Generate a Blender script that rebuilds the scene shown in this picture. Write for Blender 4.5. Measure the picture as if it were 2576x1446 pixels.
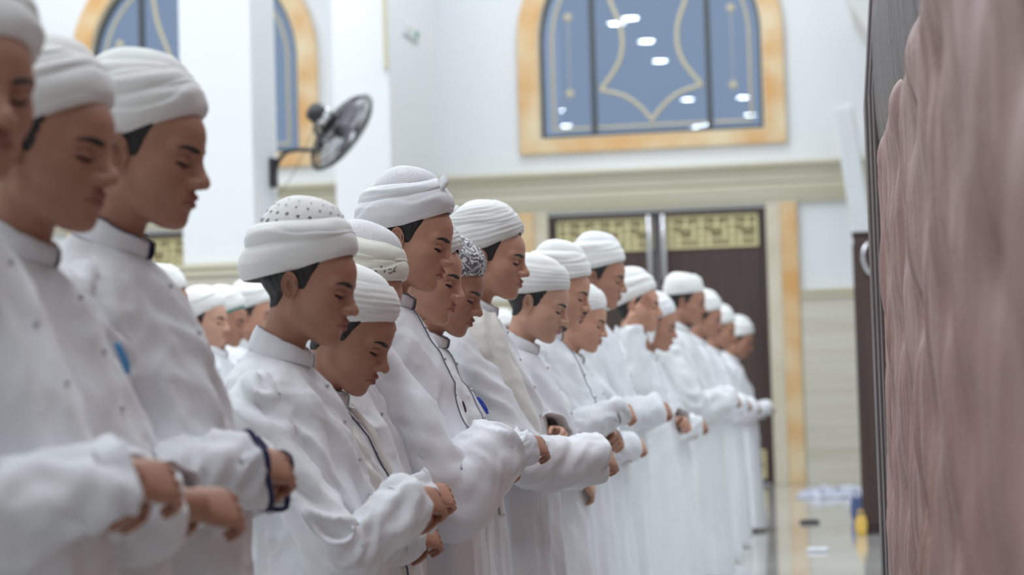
import bpy, math, random
import numpy as np
from mathutils import Matrix, Vector
from mathutils.geometry import tessellate_polygon

for _o in list(bpy.data.objects):
    bpy.data.objects.remove(_o, do_unlink=True)
SC = bpy.context.scene
COL = SC.collection
R = math.radians

# ------------------------------------------------------------------ camera
cam_d = bpy.data.cameras.new('camera')
cam = bpy.data.objects.new('camera', cam_d)
COL.objects.link(cam)
cam.location = (0, 0, 0.95)
cam.rotation_euler = (1.62329489, 0.02895195, 0.17528249)
cam_d.sensor_width = 36.0
cam_d.lens = 75.466
cam_d.clip_start = 0.05
cam_d.clip_end = 200
cam_d.dof.use_dof = True
cam_d.dof.focus_distance = 5.0
cam_d.dof.aperture_fstop = 3.4
SC.camera = cam

# ------------------------------------------------------------------ world: dusk sky outside the windows
wd = bpy.data.worlds.new('dusk')
SC.world = wd
wd.use_nodes = True
_bg = wd.node_tree.nodes['Background']
_bg.inputs[0].default_value = (0.34, 0.40, 0.52, 1)
_bg.inputs[1].default_value = 1.0

# ------------------------------------------------------------------ overhead area lights of the hall, with unseen fill lights added
def area(x, y, z, size, power, col=(0.90, 0.95, 1.0), rot=(0, 0, 0), sizey=None):
    l = bpy.data.lights.new('ceiling_and_fill_light', 'AREA')
    l.shape = 'RECTANGLE'
    l.size = size
    l.size_y = sizey or size
    l.energy = power
    l.color = col
    o = bpy.data.objects.new('ceiling_and_fill_light', l)
    o.location = (x, y, z)
    o.rotation_euler = rot
    COL.objects.link(o)
    return o
for _x, _y, _p in [(-9.0, 20, 140), (-5.5, 18.5, 130), (-2.4, 20.0, 140), (-9.0, 14.5, 125), (-2.4, 14.5, 115), (-5.8, 13.0, 120),
                   (-9.0, 9.4, 140), (-5.0, 9.4, 150), (-2.4, 9.4, 150), (1.8, 13.0, 55), (1.8, 8.0, 100),
                   (-9.0, 2.0, 130), (-.9, 3.4, 120), (1.8, 3.0, 70), (-.5, -2.5, 45), (-9.0, -3.0, 60)]:  # this row: added fill lights without fixtures, brightening the nearer people
    area(_x, _y, 7.9, 1.5, _p)

SC.view_settings.view_transform = 'Standard'
SC.view_settings.look = 'None'
SC.view_settings.gamma = 1.0
SC.view_settings.use_curve_mapping = False
SC.view_settings.exposure = 0.0

# ------------------------------------------------------------------ helpers
def tag(o, label=None, cat=None, group=None, kind=None):
    if label: o['label'] = label
    if cat: o['category'] = cat
    if group: o['group'] = group
    if kind: o['kind'] = kind
    return o

def mk(name, v, f, mat, parent=None, smooth=True, attr=None):
    me = bpy.data.meshes.new(name)
    v = np.ascontiguousarray(np.asarray(v, dtype=np.float32).reshape(-1, 3))
    if isinstance(f, np.ndarray):
        f = [f]
    arr = [q for q in f if isinstance(q, np.ndarray)]
    poly = [q for q in f if not isinstance(q, np.ndarray)]
    idx = [q.reshape(-1) for q in arr] + [np.asarray(q) for q in poly]
    cnt = [np.full(len(q), q.shape[1]) for q in arr] + [np.array([len(q)]) for q in poly]
    idx = np.concatenate(idx).astype(np.int32)
    cnt = np.concatenate(cnt).astype(np.int32)
    me.vertices.add(len(v)); me.vertices.foreach_set('co', v.reshape(-1))
    me.loops.add(len(idx)); me.loops.foreach_set('vertex_index', idx)
    me.polygons.add(len(cnt))
    me.polygons.foreach_set('loop_start', np.concatenate([[0], np.cumsum(cnt)[:-1]]).astype(np.int32))
    me.polygons.foreach_set('use_smooth', np.full(len(cnt), bool(smooth)))
    if mat is not None:
        for m in (mat if isinstance(mat, (list, tuple)) else [mat]):
            me.materials.append(m)
    me.update(calc_edges=True)
    if attr is not None:
        a = me.attributes.new('tint', 'FLOAT', 'POINT')
        a.data.foreach_set('value', np.asarray(attr, dtype=np.float32))
    o = bpy.data.objects.new(name, me)
    COL.objects.link(o)
    if parent is not None:
        o.parent = parent
    return o

def empty(name, loc=(0, 0, 0), rz=0.0, parent=None):
    o = bpy.data.objects.new(name, None)
    o.empty_display_size = 0.1
    COL.objects.link(o)
    o.location = loc
    o.rotation_euler = (0, 0, rz)
    if parent is not None:
        o.parent = parent
    return o

class MB:
    """collects verts and faces of one mesh"""
    def __init__(s):
        s.v, s.f, s.a = [], [], []
        s.n = 0
    def add(s, v, f, a=None):
        v = np.asarray(v, dtype=float).reshape(-1, 3)
        s.v.append(v)
        if isinstance(f, np.ndarray):
            s.f.append(f + s.n)
        else:
            s.f.extend([tuple(i + s.n for i in q) for q in f])
        s.a.append(np.zeros(len(v)) if a is None else np.asarray(a, dtype=float))
        s.n += len(v)
        return s
    def box(s, x0, x1, y0, y1, z0, z1):
        v = [(x0, y0, z0), (x1, y0, z0), (x1, y1, z0), (x0, y1, z0), (x0, y0, z1), (x1, y0, z1), (x1, y1, z1), (x0, y1, z1)]
        return s.add(v, [(0, 3, 2, 1), (4, 5, 6, 7), (0, 1, 5, 4), (1, 2, 6, 5), (2, 3, 7, 6), (3, 0, 4, 7)])
    def grid(s, g, closed=False, flip=False, a=None):
        n, m = g.shape[0], g.shape[1]
        return s.add(g.reshape(-1, 3), gfaces(n, m, closed, flip), None if a is None else np.asarray(a).reshape(-1))
    def verts(s):
        return np.concatenate(s.v) if s.v else np.zeros((0, 3))
    def attr(s):
        return np.concatenate(s.a)
    def build(s, name, mat, parent=None, smooth=False, attr=False):
        return mk(name, s.verts(), s.f, mat, parent, smooth, s.attr() if attr else None)

def gfaces(n, m, closed=False, flip=False):
    i = np.arange(n - 1)[:, None]
    j = np.arange(m if closed else m - 1)[None, :]
    a, b = i * m + j, i * m + (j + 1) % m
    q = np.stack([a, b, b + m, a + m], -1).reshape(-1, 4)
    return q[:, ::-1] if flip else q

def bevel(o, w=0.005, seg=2):
    md = o.modifiers.new('bevel', 'BEVEL')
    md.width = w
    md.segments = seg
    md.limit_method = 'ANGLE'
    return o

def spline(pts, n):
    """centripetal-like Catmull-Rom through pts, n samples"""
    p = np.asarray(pts, float)
    if p.ndim == 1: p = p[:, None]
    k = len(p)
    t = np.linspace(0, k - 1, n)
    i = np.clip(t.astype(int), 0, k - 2)
    u = (t - i)[:, None]
    g = lambda j: p[np.clip(j, 0, k - 1)]
    p0, p1, p2, p3 = g(i - 1), g(i), g(i + 1), g(i + 2)
    return 0.5 * ((2 * p1) + (-p0 + p2) * u + (2 * p0 - 5 * p1 + 4 * p2 - p3) * u ** 2 + (-p0 + 3 * p1 - 3 * p2 + p3) * u ** 3)

def frames(path, up=(0, 0, 1)):
    t = np.gradient(path, axis=0)
    t /= np.linalg.norm(t, axis=1)[:, None] + 1e-12
    s_prev = None
    S, U = [], []
    for k in range(len(path)):
        if s_prev is None:
            s = np.cross(t[k], up)
            if np.linalg.norm(s) < 1e-3:
                s = np.cross(t[k], (1, 0, 0))
        else:
            s = s_prev - t[k] * np.dot(s_prev, t[k])
        s = s / np.linalg.norm(s)
        s_prev = s
        S.append(s); U.append(np.cross(s, t[k]))
    return t, np.array(S), np.array(U)

def sweep(path, ra, rb=None, nphi=12, up=(0, 0, 1)):
    """tube grid (n, nphi, 3) along a path; ra across, rb up"""
    path = np.asarray(path, float)
    n = len(path)
    ra = np.broadcast_to(np.asarray(ra, float), (n,))
    rb = ra if rb is None else np.broadcast_to(np.asarray(rb, float), (n,))
    t, S, U = frames(path, up)
    ph = np.linspace(0, 2 * np.pi, nphi, endpoint=False)
    return path[:, None, :] + ra[:, None, None] * np.cos(ph)[None, :, None] * S[:, None, :] + rb[:, None, None] * np.sin(ph)[None, :, None] * U[:, None, :]

def tube_mb(mb, path, r, nphi=8, cap=True):
    path = np.asarray(path, float)
    n = len(path)
    r = np.broadcast_to(np.asarray(r, float), (n,)).copy()
    if cap:
        d0 = path[0] - path[1]; d0 /= np.linalg.norm(d0) + 1e-12
        d1 = path[-1] - path[-2]; d1 /= np.linalg.norm(d1) + 1e-12
        path = np.vstack([path[0] + d0 * r[0] * .6, path[0] + d0 * r[0] * .5, path, path[-1] + d1 * r[-1] * .5, path[-1] + d1 * r[-1] * .6])
        r = np.concatenate([[1e-5, r[0] * .75], r, [r[-1] * .75, 1e-5]])
    g = sweep(path, r, None, nphi)
    mb.grid(g, closed=True)
    return mb

_rs = np.random.RandomState(5)
_LAT = _rs.rand(64, 64, 64)
def vn(x, y, z=0.0):
    """smooth value noise in [-1,1]"""
    x, y, z = np.broadcast_arrays(np.asarray(x, float), np.asarray(y, float), np.asarray(z, float))
    xi, yi, zi = np.floor(x).astype(int), np.floor(y).astype(int), np.floor(z).astype(int)
    fx, fy, fz = x - xi, y - yi, z - zi
    s = lambda t: t * t * t * (t * (t * 6 - 15) + 10)
    fx, fy, fz = s(fx), s(fy), s(fz)
    r = 0
    for dx in (0, 1):
        for dy in (0, 1):
            for dz in (0, 1):
                w = (fx if dx else 1 - fx) * (fy if dy else 1 - fy) * (fz if dz else 1 - fz)
                r = r + w * _LAT[(xi + dx) % 64, (yi + dy) % 64, (zi + dz) % 64]
    return r * 2 - 1
def ridge(x, y, z=0.0):
    return 1 - 2 * np.abs(vn(x, y, z))

def grid_normals(g, closed=True):
    if closed:
        dj = np.roll(g, -1, 1) - np.roll(g, 1, 1)
    else:
        dj = np.gradient(g, axis=1)
    di = np.gradient(g, axis=0)
    n = np.cross(dj, di)
    return n / (np.linalg.norm(n, axis=2, keepdims=True) + 1e-12)

# ------------------------------------------------------------------ materials
MATS = {}
def mat(name, col, rough=0.6, metal=0.0, spec=0.5, emit=None, strength=0.0, sheen=0.0, bump=None, var=None):
    """plain procedural material; bump=(scale, strength[, stretch xyz]); var=(scale, colour2)"""
    if name in MATS: return MATS[name]
    m = bpy.data.materials.new(name)
    m.use_nodes = True
    nt = m.node_tree
    b = nt.nodes['Principled BSDF']
    b.inputs['Base Color'].default_value = (*col, 1)
    b.inputs['Roughness'].default_value = rough
    b.inputs['Metallic'].default_value = metal
    b.inputs['Specular IOR Level'].default_value = spec
    if sheen:
        b.inputs['Sheen Weight'].default_value = sheen
        b.inputs['Sheen Roughness'].default_value = 0.4
    if emit:
        b.inputs['Emission Color'].default_value = (*emit, 1)
        b.inputs['Emission Strength'].default_value = strength
    if bump or var:
        tc = nt.nodes.new('ShaderNodeTexCoord')
    if bump:
        mp = nt.nodes.new('ShaderNodeMapping')
        nt.links.new(tc.outputs['Object'], mp.inputs[0])
        if len(bump) > 2: mp.inputs['Scale'].default_value = bump[2]
        nz = nt.nodes.new('ShaderNodeTexNoise')
        nz.inputs['Scale'].default_value = bump[0]
        nz.inputs['Detail'].default_value = 5
        nt.links.new(mp.outputs[0], nz.inputs['Vector'])
        bp = nt.nodes.new('ShaderNodeBump')
        bp.inputs['Strength'].default_value = bump[1]
        bp.inputs['Distance'].default_value = 0.02
        nt.links.new(nz.outputs['Fac'], bp.inputs['Height'])
        nt.links.new(bp.outputs[0], b.inputs['Normal'])
    if var:
        nz = nt.nodes.new('ShaderNodeTexNoise')
        nz.inputs['Scale'].default_value = var[0]
        nz.inputs['Detail'].default_value = 4
        mp2 = nt.nodes.new('ShaderNodeMapping')
        if len(var) > 2: mp2.inputs['Scale'].default_value = var[2]
        nt.links.new(tc.outputs['Object'], mp2.inputs[0])
        nt.links.new(mp2.outputs[0], nz.inputs['Vector'])
        cr = nt.nodes.new('ShaderNodeValToRGB')
        cr.color_ramp.elements[0].position = 0.35
        cr.color_ramp.elements[1].position = 0.68
        cr.color_ramp.elements[0].color = (*col, 1)
        cr.color_ramp.elements[1].color = (*var[1], 1)
        nt.links.new(nz.outputs['Fac'], cr.inputs[0])
        nt.links.new(cr.outputs[0], b.inputs['Base Color'])
    MATS[name] = m
    return m

def mat_panelled_wall():
    m = mat('white_ribbed_panel', (0.80, 0.82, 0.84), 0.45)
    nt = m.node_tree
    b = nt.nodes['Principled BSDF']
    tc = nt.nodes.new('ShaderNodeTexCoord')
    wv = nt.nodes.new('ShaderNodeTexWave')
    wv.wave_type = 'BANDS'; wv.bands_direction = 'X'
    wv.inputs['Scale'].default_value = 5.0
    wv.inputs['Distortion'].default_value = 0.0
    nt.links.new(tc.outputs['Object'], wv.inputs['Vector'])
    cr = nt.nodes.new('ShaderNodeValToRGB')
    cr.color_ramp.elements[0].position = 0.0
    cr.color_ramp.elements[1].position = 0.18
    nt.links.new(wv.outputs['Fac'], cr.inputs[0])
    bp = nt.nodes.new('ShaderNodeBump')
    bp.inputs['Strength'].default_value = 0.5
    bp.inputs['Distance'].default_value = 0.02
    nt.links.new(cr.outputs[0], bp.inputs['Height'])
    nt.links.new(bp.outputs[0], b.inputs['Normal'])
    return m

def mat_glass():
    m = bpy.data.materials.new('window_glass')
    m.use_nodes = True
    nt = m.node_tree
    for n in list(nt.nodes): nt.nodes.remove(n)
    out = nt.nodes.new('ShaderNodeOutputMaterial')
    tr = nt.nodes.new('ShaderNodeBsdfTransparent')
    tr.inputs[0].default_value = (0.80, 0.86, 0.92, 1)
    gl = nt.nodes.new('ShaderNodeBsdfGlossy')
    gl.inputs['Roughness'].default_value = 0.0
    gl.inputs[0].default_value = (0.9, 0.95, 1, 1)
    fr = nt.nodes.new('ShaderNodeFresnel')
    fr.inputs[0].default_value = 1.6
    mx = nt.nodes.new('ShaderNodeMixShader')
    nt.links.new(fr.outputs[0], mx.inputs[0])
    nt.links.new(tr.outputs[0], mx.inputs[1])
    nt.links.new(gl.outputs[0], mx.inputs[2])
    nt.links.new(mx.outputs[0], out.inputs[0])
    return m

def mat_skin(name, col, lip):
    if name in MATS: return MATS[name]
    m = mat(name, col, 0.52, spec=0.35, bump=(300.0, 0.12))
    nt = m.node_tree
    b = nt.nodes['Principled BSDF']
    at = nt.nodes.new('ShaderNodeAttribute')
    at.attribute_name = 'tint'
    tc = nt.nodes.new('ShaderNodeTexCoord')
    nz = nt.nodes.new('ShaderNodeTexNoise')
    nz.inputs['Scale'].default_value = 18.0
    nz.inputs['Detail'].default_value = 3
    nt.links.new(tc.outputs['Object'], nz.inputs['Vector'])
    mx0 = nt.nodes.new('ShaderNodeMix'); mx0.data_type = 'RGBA'
    mx0.inputs['A'].default_value = (*[c * 0.9 for c in col], 1)
    mx0.inputs['B'].default_value = (min(1, col[0] * 1.12), col[1] * 1.06, col[2] * 1.05, 1)
    nt.links.new(nz.outputs['Fac'], mx0.inputs['Factor'])
    mx = nt.nodes.new('ShaderNodeMix'); mx.data_type = 'RGBA'
    mx.inputs['B'].default_value = (*lip, 1)
    nt.links.new(mx0.outputs['Result'], mx.inputs['A'])
    nt.links.new(at.outputs['Fac'], mx.inputs['Factor'])
    nt.links.new(mx.outputs['Result'], b.inputs['Base Color'])
    b.inputs['Subsurface Weight'].default_value = 0.12
    b.inputs['Subsurface Radius'].default_value = (0.012, 0.005, 0.003)
    b.inputs['Subsurface Scale'].default_value = 1.0
    return m

def mat_cloth(name, col, rough=0.85, weave=900.0, wstr=0.08, wr=42.0, wrs=0.20):
    """woven cloth: fine weave plus small crumple relief"""
    if name in MATS: return MATS[name]
    m = mat(name, col, rough, spec=0.25, sheen=0.15, bump=(wr, wrs, (1, 1, 0.55)))
    nt = m.node_tree
    b = nt.nodes['Principled BSDF']
    old = b.inputs['Normal'].links[0].from_node
    tc = nt.nodes.new('ShaderNodeTexCoord')
    nz = nt.nodes.new('ShaderNodeTexNoise')
    nz.inputs['Scale'].default_value = weave
    nt.links.new(tc.outputs['Object'], nz.inputs['Vector'])
    bp = nt.nodes.new('ShaderNodeBump')
    bp.inputs['Strength'].default_value = wstr
    bp.inputs['Distance'].default_value = 0.002
    nt.links.new(nz.outputs['Fac'], bp.inputs['Height'])
    nt.links.new(old.outputs[0], bp.inputs['Normal'])
    nt.links.new(bp.outputs[0], b.inputs['Normal'])
    return m

def mat_mesh_cap():
    """net fabric of a crocheted cap: tiny dark holes in a grid"""
    m = mat('net_cap_fabric', (0.8, 0.8, 0.82), 0.85)
    nt = m.node_tree
    b = nt.nodes['Principled BSDF']
    tc = nt.nodes.new('ShaderNodeTexCoord')
    vo = nt.nodes.new('ShaderNodeTexVoronoi')
    vo.inputs['Scale'].default_value = 330.0
    vo.inputs['Randomness'].default_value = 0.15
    nt.links.new(tc.outputs['Object'], vo.inputs['Vector'])
    cr = nt.nodes.new('ShaderNodeValToRGB')
    cr.color_ramp.elements[0].position = 0.22
    cr.color_ramp.elements[0].color = (0.34, 0.33, 0.36, 1)
    cr.color_ramp.elements[1].position = 0.45
    cr.color_ramp.elements[1].color = (0.80, 0.80, 0.82, 1)
    nt.links.new(vo.outputs['Distance'], cr.inputs[0])
    nt.links.new(cr.outputs[0], b.inputs['Base Color'])
    return m

def mat_paisley():
    m = mat('paisley_print_cloth', (0.75, 0.75, 0.77), 0.8)
    nt = m.node_tree
    b = nt.nodes['Principled BSDF']
    tc = nt.nodes.new('ShaderNodeTexCoord')
    nz = nt.nodes.new('ShaderNodeTexNoise')
    nz.inputs['Scale'].default_value = 34.0
    nz.inputs['Detail'].default_value = 1.5
    nt.links.new(tc.outputs['Object'], nz.inputs['Vector'])
    mu = nt.nodes.new('ShaderNodeMath'); mu.operation = 'MULTIPLY'; mu.inputs[1].default_value = 46.0
    nt.links.new(nz.outputs['Fac'], mu.inputs[0])
    si = nt.nodes.new('ShaderNodeMath'); si.operation = 'SINE'
    nt.links.new(mu.outputs[0], si.inputs[0])
    cr = nt.nodes.new('ShaderNodeValToRGB')
    cr.color_ramp.elements[0].position = 0.05
    cr.color_ramp.elements[0].color = (0.16, 0.16, 0.18, 1)
    cr.color_ramp.elements[1].position = 0.35
    cr.color_ramp.elements[1].color = (0.75, 0.75, 0.77, 1)
    nt.links.new(si.outputs[0], cr.inputs[0])
    nt.links.new(cr.outputs[0], b.inputs['Base Color'])
    return m

def mat_floor():
    m = mat('polished_marble_floor', (0.50, 0.50, 0.48), 0.07, spec=0.6, var=(0.7, (0.42, 0.41, 0.385)))
    return m

WHITE_PAINT = mat('white_paint', (0.82, 0.84, 0.86), 0.5)
RIBBED = mat_panelled_wall()
MARBLE_OR = mat('amber_marble', (0.68, 0.38, 0.14), 0.3, var=(2.2, (0.76, 0.62, 0.40)))
MARBLE_CR = mat('cream_marble', (0.70, 0.64, 0.52), 0.3, var=(3.0, (0.62, 0.55, 0.42)))
STONE_BAND = mat('beige_banded_stone', (0.55, 0.51, 0.42), 0.35, var=(2.0, (0.66, 0.63, 0.55), (0.25, 0.25, 7.0)))
CORNICE = mat('cream_moulding', (0.62, 0.57, 0.42), 0.45, var=(2.0, (0.70, 0.66, 0.54), (0.3, 0.3, 5.0)))
WOOD = mat('dark_brown_wood', (0.075, 0.045, 0.038), 0.4, var=(3.0, (0.05, 0.03, 0.025), (6, 6, 0.4)))
GOLD = mat('gold_lattice', (0.68, 0.61, 0.34), 0.45, metal=0.2)
CHROME = mat('chrome', (0.75, 0.75, 0.78), 0.18, metal=1.0)
BLACKPL = mat('black_plastic', (0.02, 0.02, 0.023), 0.4)
FRAME_DK = mat('dark_window_metal', (0.06, 0.07, 0.075), 0.4)
GLASS = mat_glass()
FLOOR = mat_floor()
# ------------------------------------------------------------------ the hall
def struct(name, mb, m, parent=None, smooth=False, label=None, cat=None):
    o = mb.build(name, m, parent, smooth)
    if parent is None:
        tag(o, label, cat, None, 'structure')
    return o

YW = 22.5                       # far wall
XL, XR, YB, ZC = -15.0, 3.6, -13.5, 8.0
struct('floor', MB().box(XL, XR, YB, YW + .4, -.1, 0), FLOOR, label='pale polished marble floor of the prayer hall', cat='floor')
struct('ceiling', MB().box(XL, XR, YB, YW + .4, ZC, ZC + .1), WHITE_PAINT, label='high white ceiling of the prayer hall', cat='ceiling')
struct('wall_left', MB().box(XL - .2, XL, YB, YW + .4, 0, ZC), WHITE_PAINT, label='white side wall at the left of the hall', cat='wall')
struct('wall_right', MB().box(XR, XR + .2, YB, YW + .4, 0, ZC), WHITE_PAINT, label='white side wall behind the padded partition', cat='wall')
struct('wall_back', MB().box(XL, XR, YB - .2, YB, 0, ZC), WHITE_PAINT, label='white wall behind the camera', cat='wall')

WIN_X = (-2.40, -7.43)
DOOR_X = (-2.385, -7.415)
DOOR_HW, DOOR_H = 1.15, 2.89
WZ0, WZS = 3.56, 4.75           # surround bottom and springing line
def arch(cx, hw, z0, zs, n=28):
    """outline of an arched opening, counter-clockwise seen from the hall (x, z)"""
    pts = [(cx + hw, z0)]
    for k in range(n + 1):
        a = math.pi * k / n
        pts.append((cx + hw * math.cos(a), zs + hw * math.sin(a)))
    pts.append((cx - hw, z0))
    return pts

def far_wall():
    dw = DOOR_HW + .02
    outer = [(XR, 0), (XR, ZC), (XL, ZC), (XL, 0)]
    for cx in (-12.44,) + tuple(sorted(DOOR_X)):
        if cx < -10: continue
        outer += [(cx - dw, 0), (cx - dw, DOOR_H), (cx + dw, DOOR_H), (cx + dw, 0)]
    holes = [arch(cx, 1.30, WZ0 + .10, WZS) for cx in WIN_X]
    loops = [outer] + holes
    flat = [p for l in loops for p in l]
    tris = tessellate_polygon([[Vector((x, z, 0)) for x, z in l] for l in loops])
    n = len(flat)
    v = [(x, YW, z) for x, z in flat] + [(x, YW + .3, z) for x, z in flat]
    f = []
    for t in tris:
        a, b, c = (Vector(flat[i]) for i in t)
        ccw = (b - a).cross(c - a) > 0
        t = tuple(t) if ccw else tuple(reversed(t))
        f.append(t)
        f.append(tuple(i + n for i in reversed(t)))
    k = 0
    for l in loops:
        m = len(l)
        for i in range(m):
            a, b = k + i, k + (i + 1) % m
            f.append((a, b, b + n, a + n))
        k += m
    mb = MB().add(v, f)
    struct('wall_far', mb, RIBBED, label='white ribbed wall at the far end of the hall', cat='wall')
far_wall()

# cornice running above the doors, in stepped mouldings
def cornice(name, x0, x1, label):
    prof = [(0, 2.93), (-.05, 2.93), (-.05, 2.97), (-.08, 2.99), (-.08, 3.03), (-.10, 3.05), (-.10, 3.13), (-.12, 3.15), (-.12, 3.22), (-.15, 3.25), (-.15, 3.28), (-.22, 3.31), (-.22, 3.345), (0, 3.345)]
    v, f = [], []
    n = len(prof)
    for x in (x0, x1):
        v += [(x, YW + .0005 + y, z) for y, z in prof]
    for i in range(n):
        j = (i + 1) % n
        f.append((i, i + n, j + n, j))
    f.append(tuple(range(n))); f.append(tuple(range(2 * n - 1, n - 1, -1)))
    struct(name, MB().add(v, f), CORNICE, label=label, cat='moulding')
cornice('trim_1', -4.7, XR, 'cream stepped cornice above the right hand double door')
cornice('trim_2', -12.0, -5.26, 'cream stepped cornice left of the white pilaster')

# stone wainscot with a moulded top
def wainscot(name, x0, x1, label):
    o = struct(name, MB().box(x0, x1, YW - .05, YW, 0, 1.93), STONE_BAND, label=label, cat='wainscot')
    m = MB()
    for z0, z1, d in ((1.93, 1.96, .07), (1.96, 1.985, .055), (1.985, 2.01, .08)):
        m.box(x0, x1, YW - d, YW, z0, z1)
    m.build('top_moulding', CORNICE, o)
wainscot('trim_3', -.905, XR, 'beige banded stone wainscot right of the door')
wainscot('trim_4', -4.70, -3.86, 'beige banded stone wainscot left of the door')
wainscot('trim_5', -5.93, -5.27, 'beige banded stone wainscot beside the pilaster')
wainscot('trim_6', XL, -8.92, 'beige banded stone wainscot at the far left')

# arched windows
def clip_pane(cx, x0, x1, hw, z0, zs, y):
    pts = [(x1, z0)]
    n = 22
    for k in range(n + 1):
        x = x1 + (x0 - x1) * k / n
        h = math.sqrt(max(0.0, hw * hw - (x - cx) ** 2))
        pts.append((x, zs + h))
    pts.append((x0, z0))
    return [(x, y, z) for x, z in pts]
def window(idx, cx, label):
    root = tag(empty('window_%d' % idx, (cx, YW, WZ0)), label, 'window', None, 'structure')
    L = lambda pts: [(x - cx, y - YW, z - WZ0) for x, y, z in pts]
    # amber marble surround, one slab ring standing proud of the wall
    def ring(hw0, z0, hw1, z1, y0, y1, name, m, par):
        a, b = arch(cx, hw0, z0, WZS, 36), arch(cx, hw1, z1, WZS, 36)
        n = len(a)
        v = [(x, y0, z) for x, z in a] + [(x, y0, z) for x, z in b] + [(x, y1, z) for x, z in a] + [(x, y1, z) for x, z in b]
        f = []
        for i in range(n):
            j = (i + 1) % n
            f += [(i, j, j + n, i + n), (i + 2 * n, i + 3 * n, j + 3 * n, j + 2 * n), (i, i + 2 * n, j + 2 * n, j), (i + n, j + n, j + 3 * n, i + 3 * n)]
        return mk(name, L(v), f, m, par, smooth=False)
    ring(1.41, WZ0, 1.20, WZ0 + .145, YW - .06, YW + .02, 'marble_surround', MARBLE_OR, root)
    ring(1.21, WZ0 + .14, 1.18, WZ0 + .16, YW - .03, YW + .12, 'inner_reveal', MARBLE_CR, root)
    ring(1.19, WZ0 + .155, 1.145, WZ0 + .20, YW + .05, YW + .10, 'window_frame', FRAME_DK, root)
    for s in (-1, 1):
        x = cx + s * .615
        m = MB()
        v = [(x - .03, YW + .04, WZ0 + .17), (x + .03, YW + .04, WZ0 + .17), (x + .03, YW + .10, WZ0 + .17), (x - .03, YW + .10, WZ0 + .17)]
        zt = WZS + math.sqrt(1.17 ** 2 - .615 ** 2)
        v += [(a, b, zt) for a, b, _ in v]
        m.add(L(v), [(0, 3, 2, 1), (4, 5, 6, 7), (0, 1, 5, 4), (1, 2, 6, 5), (2, 3, 7, 6), (3, 0, 4, 7)])
        m.build('mullion', FRAME_DK, root)
    for x0, x1 in ((-1.17, -.63), (-.60, .60), (.63, 1.17)):
        p = clip_pane(cx, cx + x0, cx + x1, 1.175, WZ0 + .17, WZS, YW + .07)
        n = len(p)
        q = [(x, y + .008, z) for x, y, z in p]
        f = [tuple(range(n)), tuple(range(2 * n - 1, n - 1, -1))] + [(i, i + n, (i + 1) % n + n, (i + 1) % n) for i in range(n)]
        pane = mk('pane', L(p + q), f, GLASS, root, smooth=False)
        y = YW + .062
        t = MB()
        if x0 < -.61 and x1 < 0 or x0 > .61:
            s = -1 if x0 < 0 else 1
            # gold border line along the arch, and two little rosettes
            b = [(cx + s * 1.05, y, WZ0 + .26), (cx + s * 1.05, y, WZS)]
            for k in range(1, 12):
                a = k * .085
                b.append((cx + s * 1.05 * math.cos(a), y, WZS + 1.05 * math.sin(a)))
            tube_mb(t, L(b), .016, 6)
            tube_mb(t, L([(cx + s * 1.05, y, WZ0 + .26), (cx + s * .66, y, WZ0 + .26)]), .014, 6)
            for zz in (4.20, 5.02):
                for k in range(3):
                    a = math.pi * k / 3
                    tube_mb(t, L([(cx + s * .87 - .045 * math.cos(a), y, zz - .045 * math.sin(a)), (cx + s * .87 + .045 * math.cos(a), y, zz + .045 * math.sin(a))]), .012, 6)
            tube_mb(t, L([(cx + s * .87, y, 4.25), (cx + s * .87, y, 4.97)]), .004, 6)
        else:
            for s in (-1, 1):
                b = [(s * .50, 5.75), (s * .43, 5.25), (s * .30, 4.85), (s * .33, 4.52), (s * .54, 4.22)]
                c = spline(np.array(b), 26)
                tube_mb(t, L([(cx + a, y, z) for a, z in c]), .022, 6)
                b = [(s * .54, 4.22), (s * .30, 4.15), (s * .12, 4.02), (0, 3.87)]
                c = spline(np.array(b), 16)
                tube_mb(t, L([(cx + a, y, z) for a, z in c]), .020, 6)
            tube_mb(t, L([(cx - .58, y, WZ0 + .26), (cx + .58, y, WZ0 + .26)]), .014, 6)
        t.build('gold_ornament', mat('pale_gold_paint', (0.62, 0.55, 0.36), 0.5), root, smooth=True)
    return root
window(1, WIN_X[0], 'arched window with amber marble surround above the brown double door')
window(2, WIN_X[1], 'arched window partly hidden behind the square white column')

# double doors
def lattice(mb, x0, x1, z0, z1, y, seed):
    rd = random.Random(seed)
    d = .012
    w = .019
    mb.box(x0, x1, y, y + d, z0, z0 + .03); mb.box(x0, x1, y, y + d, z1 - .03, z1)
    mb.box(x0, x0 + .03, y + .0011, y + d, z0, z1); mb.box(x1 - .03, x1, y + .0011, y + d, z0, z1)
    n = 12
    zm = (z0 + z1) / 2
    for k in range(1, n):
        x = x0 + .03 + (x1 - x0 - .06) * k / n
        m = (k - 1) % 4
        a, b = ((z0, z1), (z0, zm - .01), (zm + .02, z1), (z0 + .09, z1 - .09))[m]
        mb.box(x - w, x + w, y + .0023, y + d, a, b)
    for k in range(0, n, 2):
        xa = x0 + .03 + (x1 - x0 - .06) * k / n
        xb = xa + (x1 - x0 - .06) / n * 2
        for z in ((zm + .06, zm - .08) if k % 4 else (zm - .01, z1 - .09, z0 + .09)):
            mb.box(xa, min(xb, x1), y + .0035, y + d, z - .012, z + .012)
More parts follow.
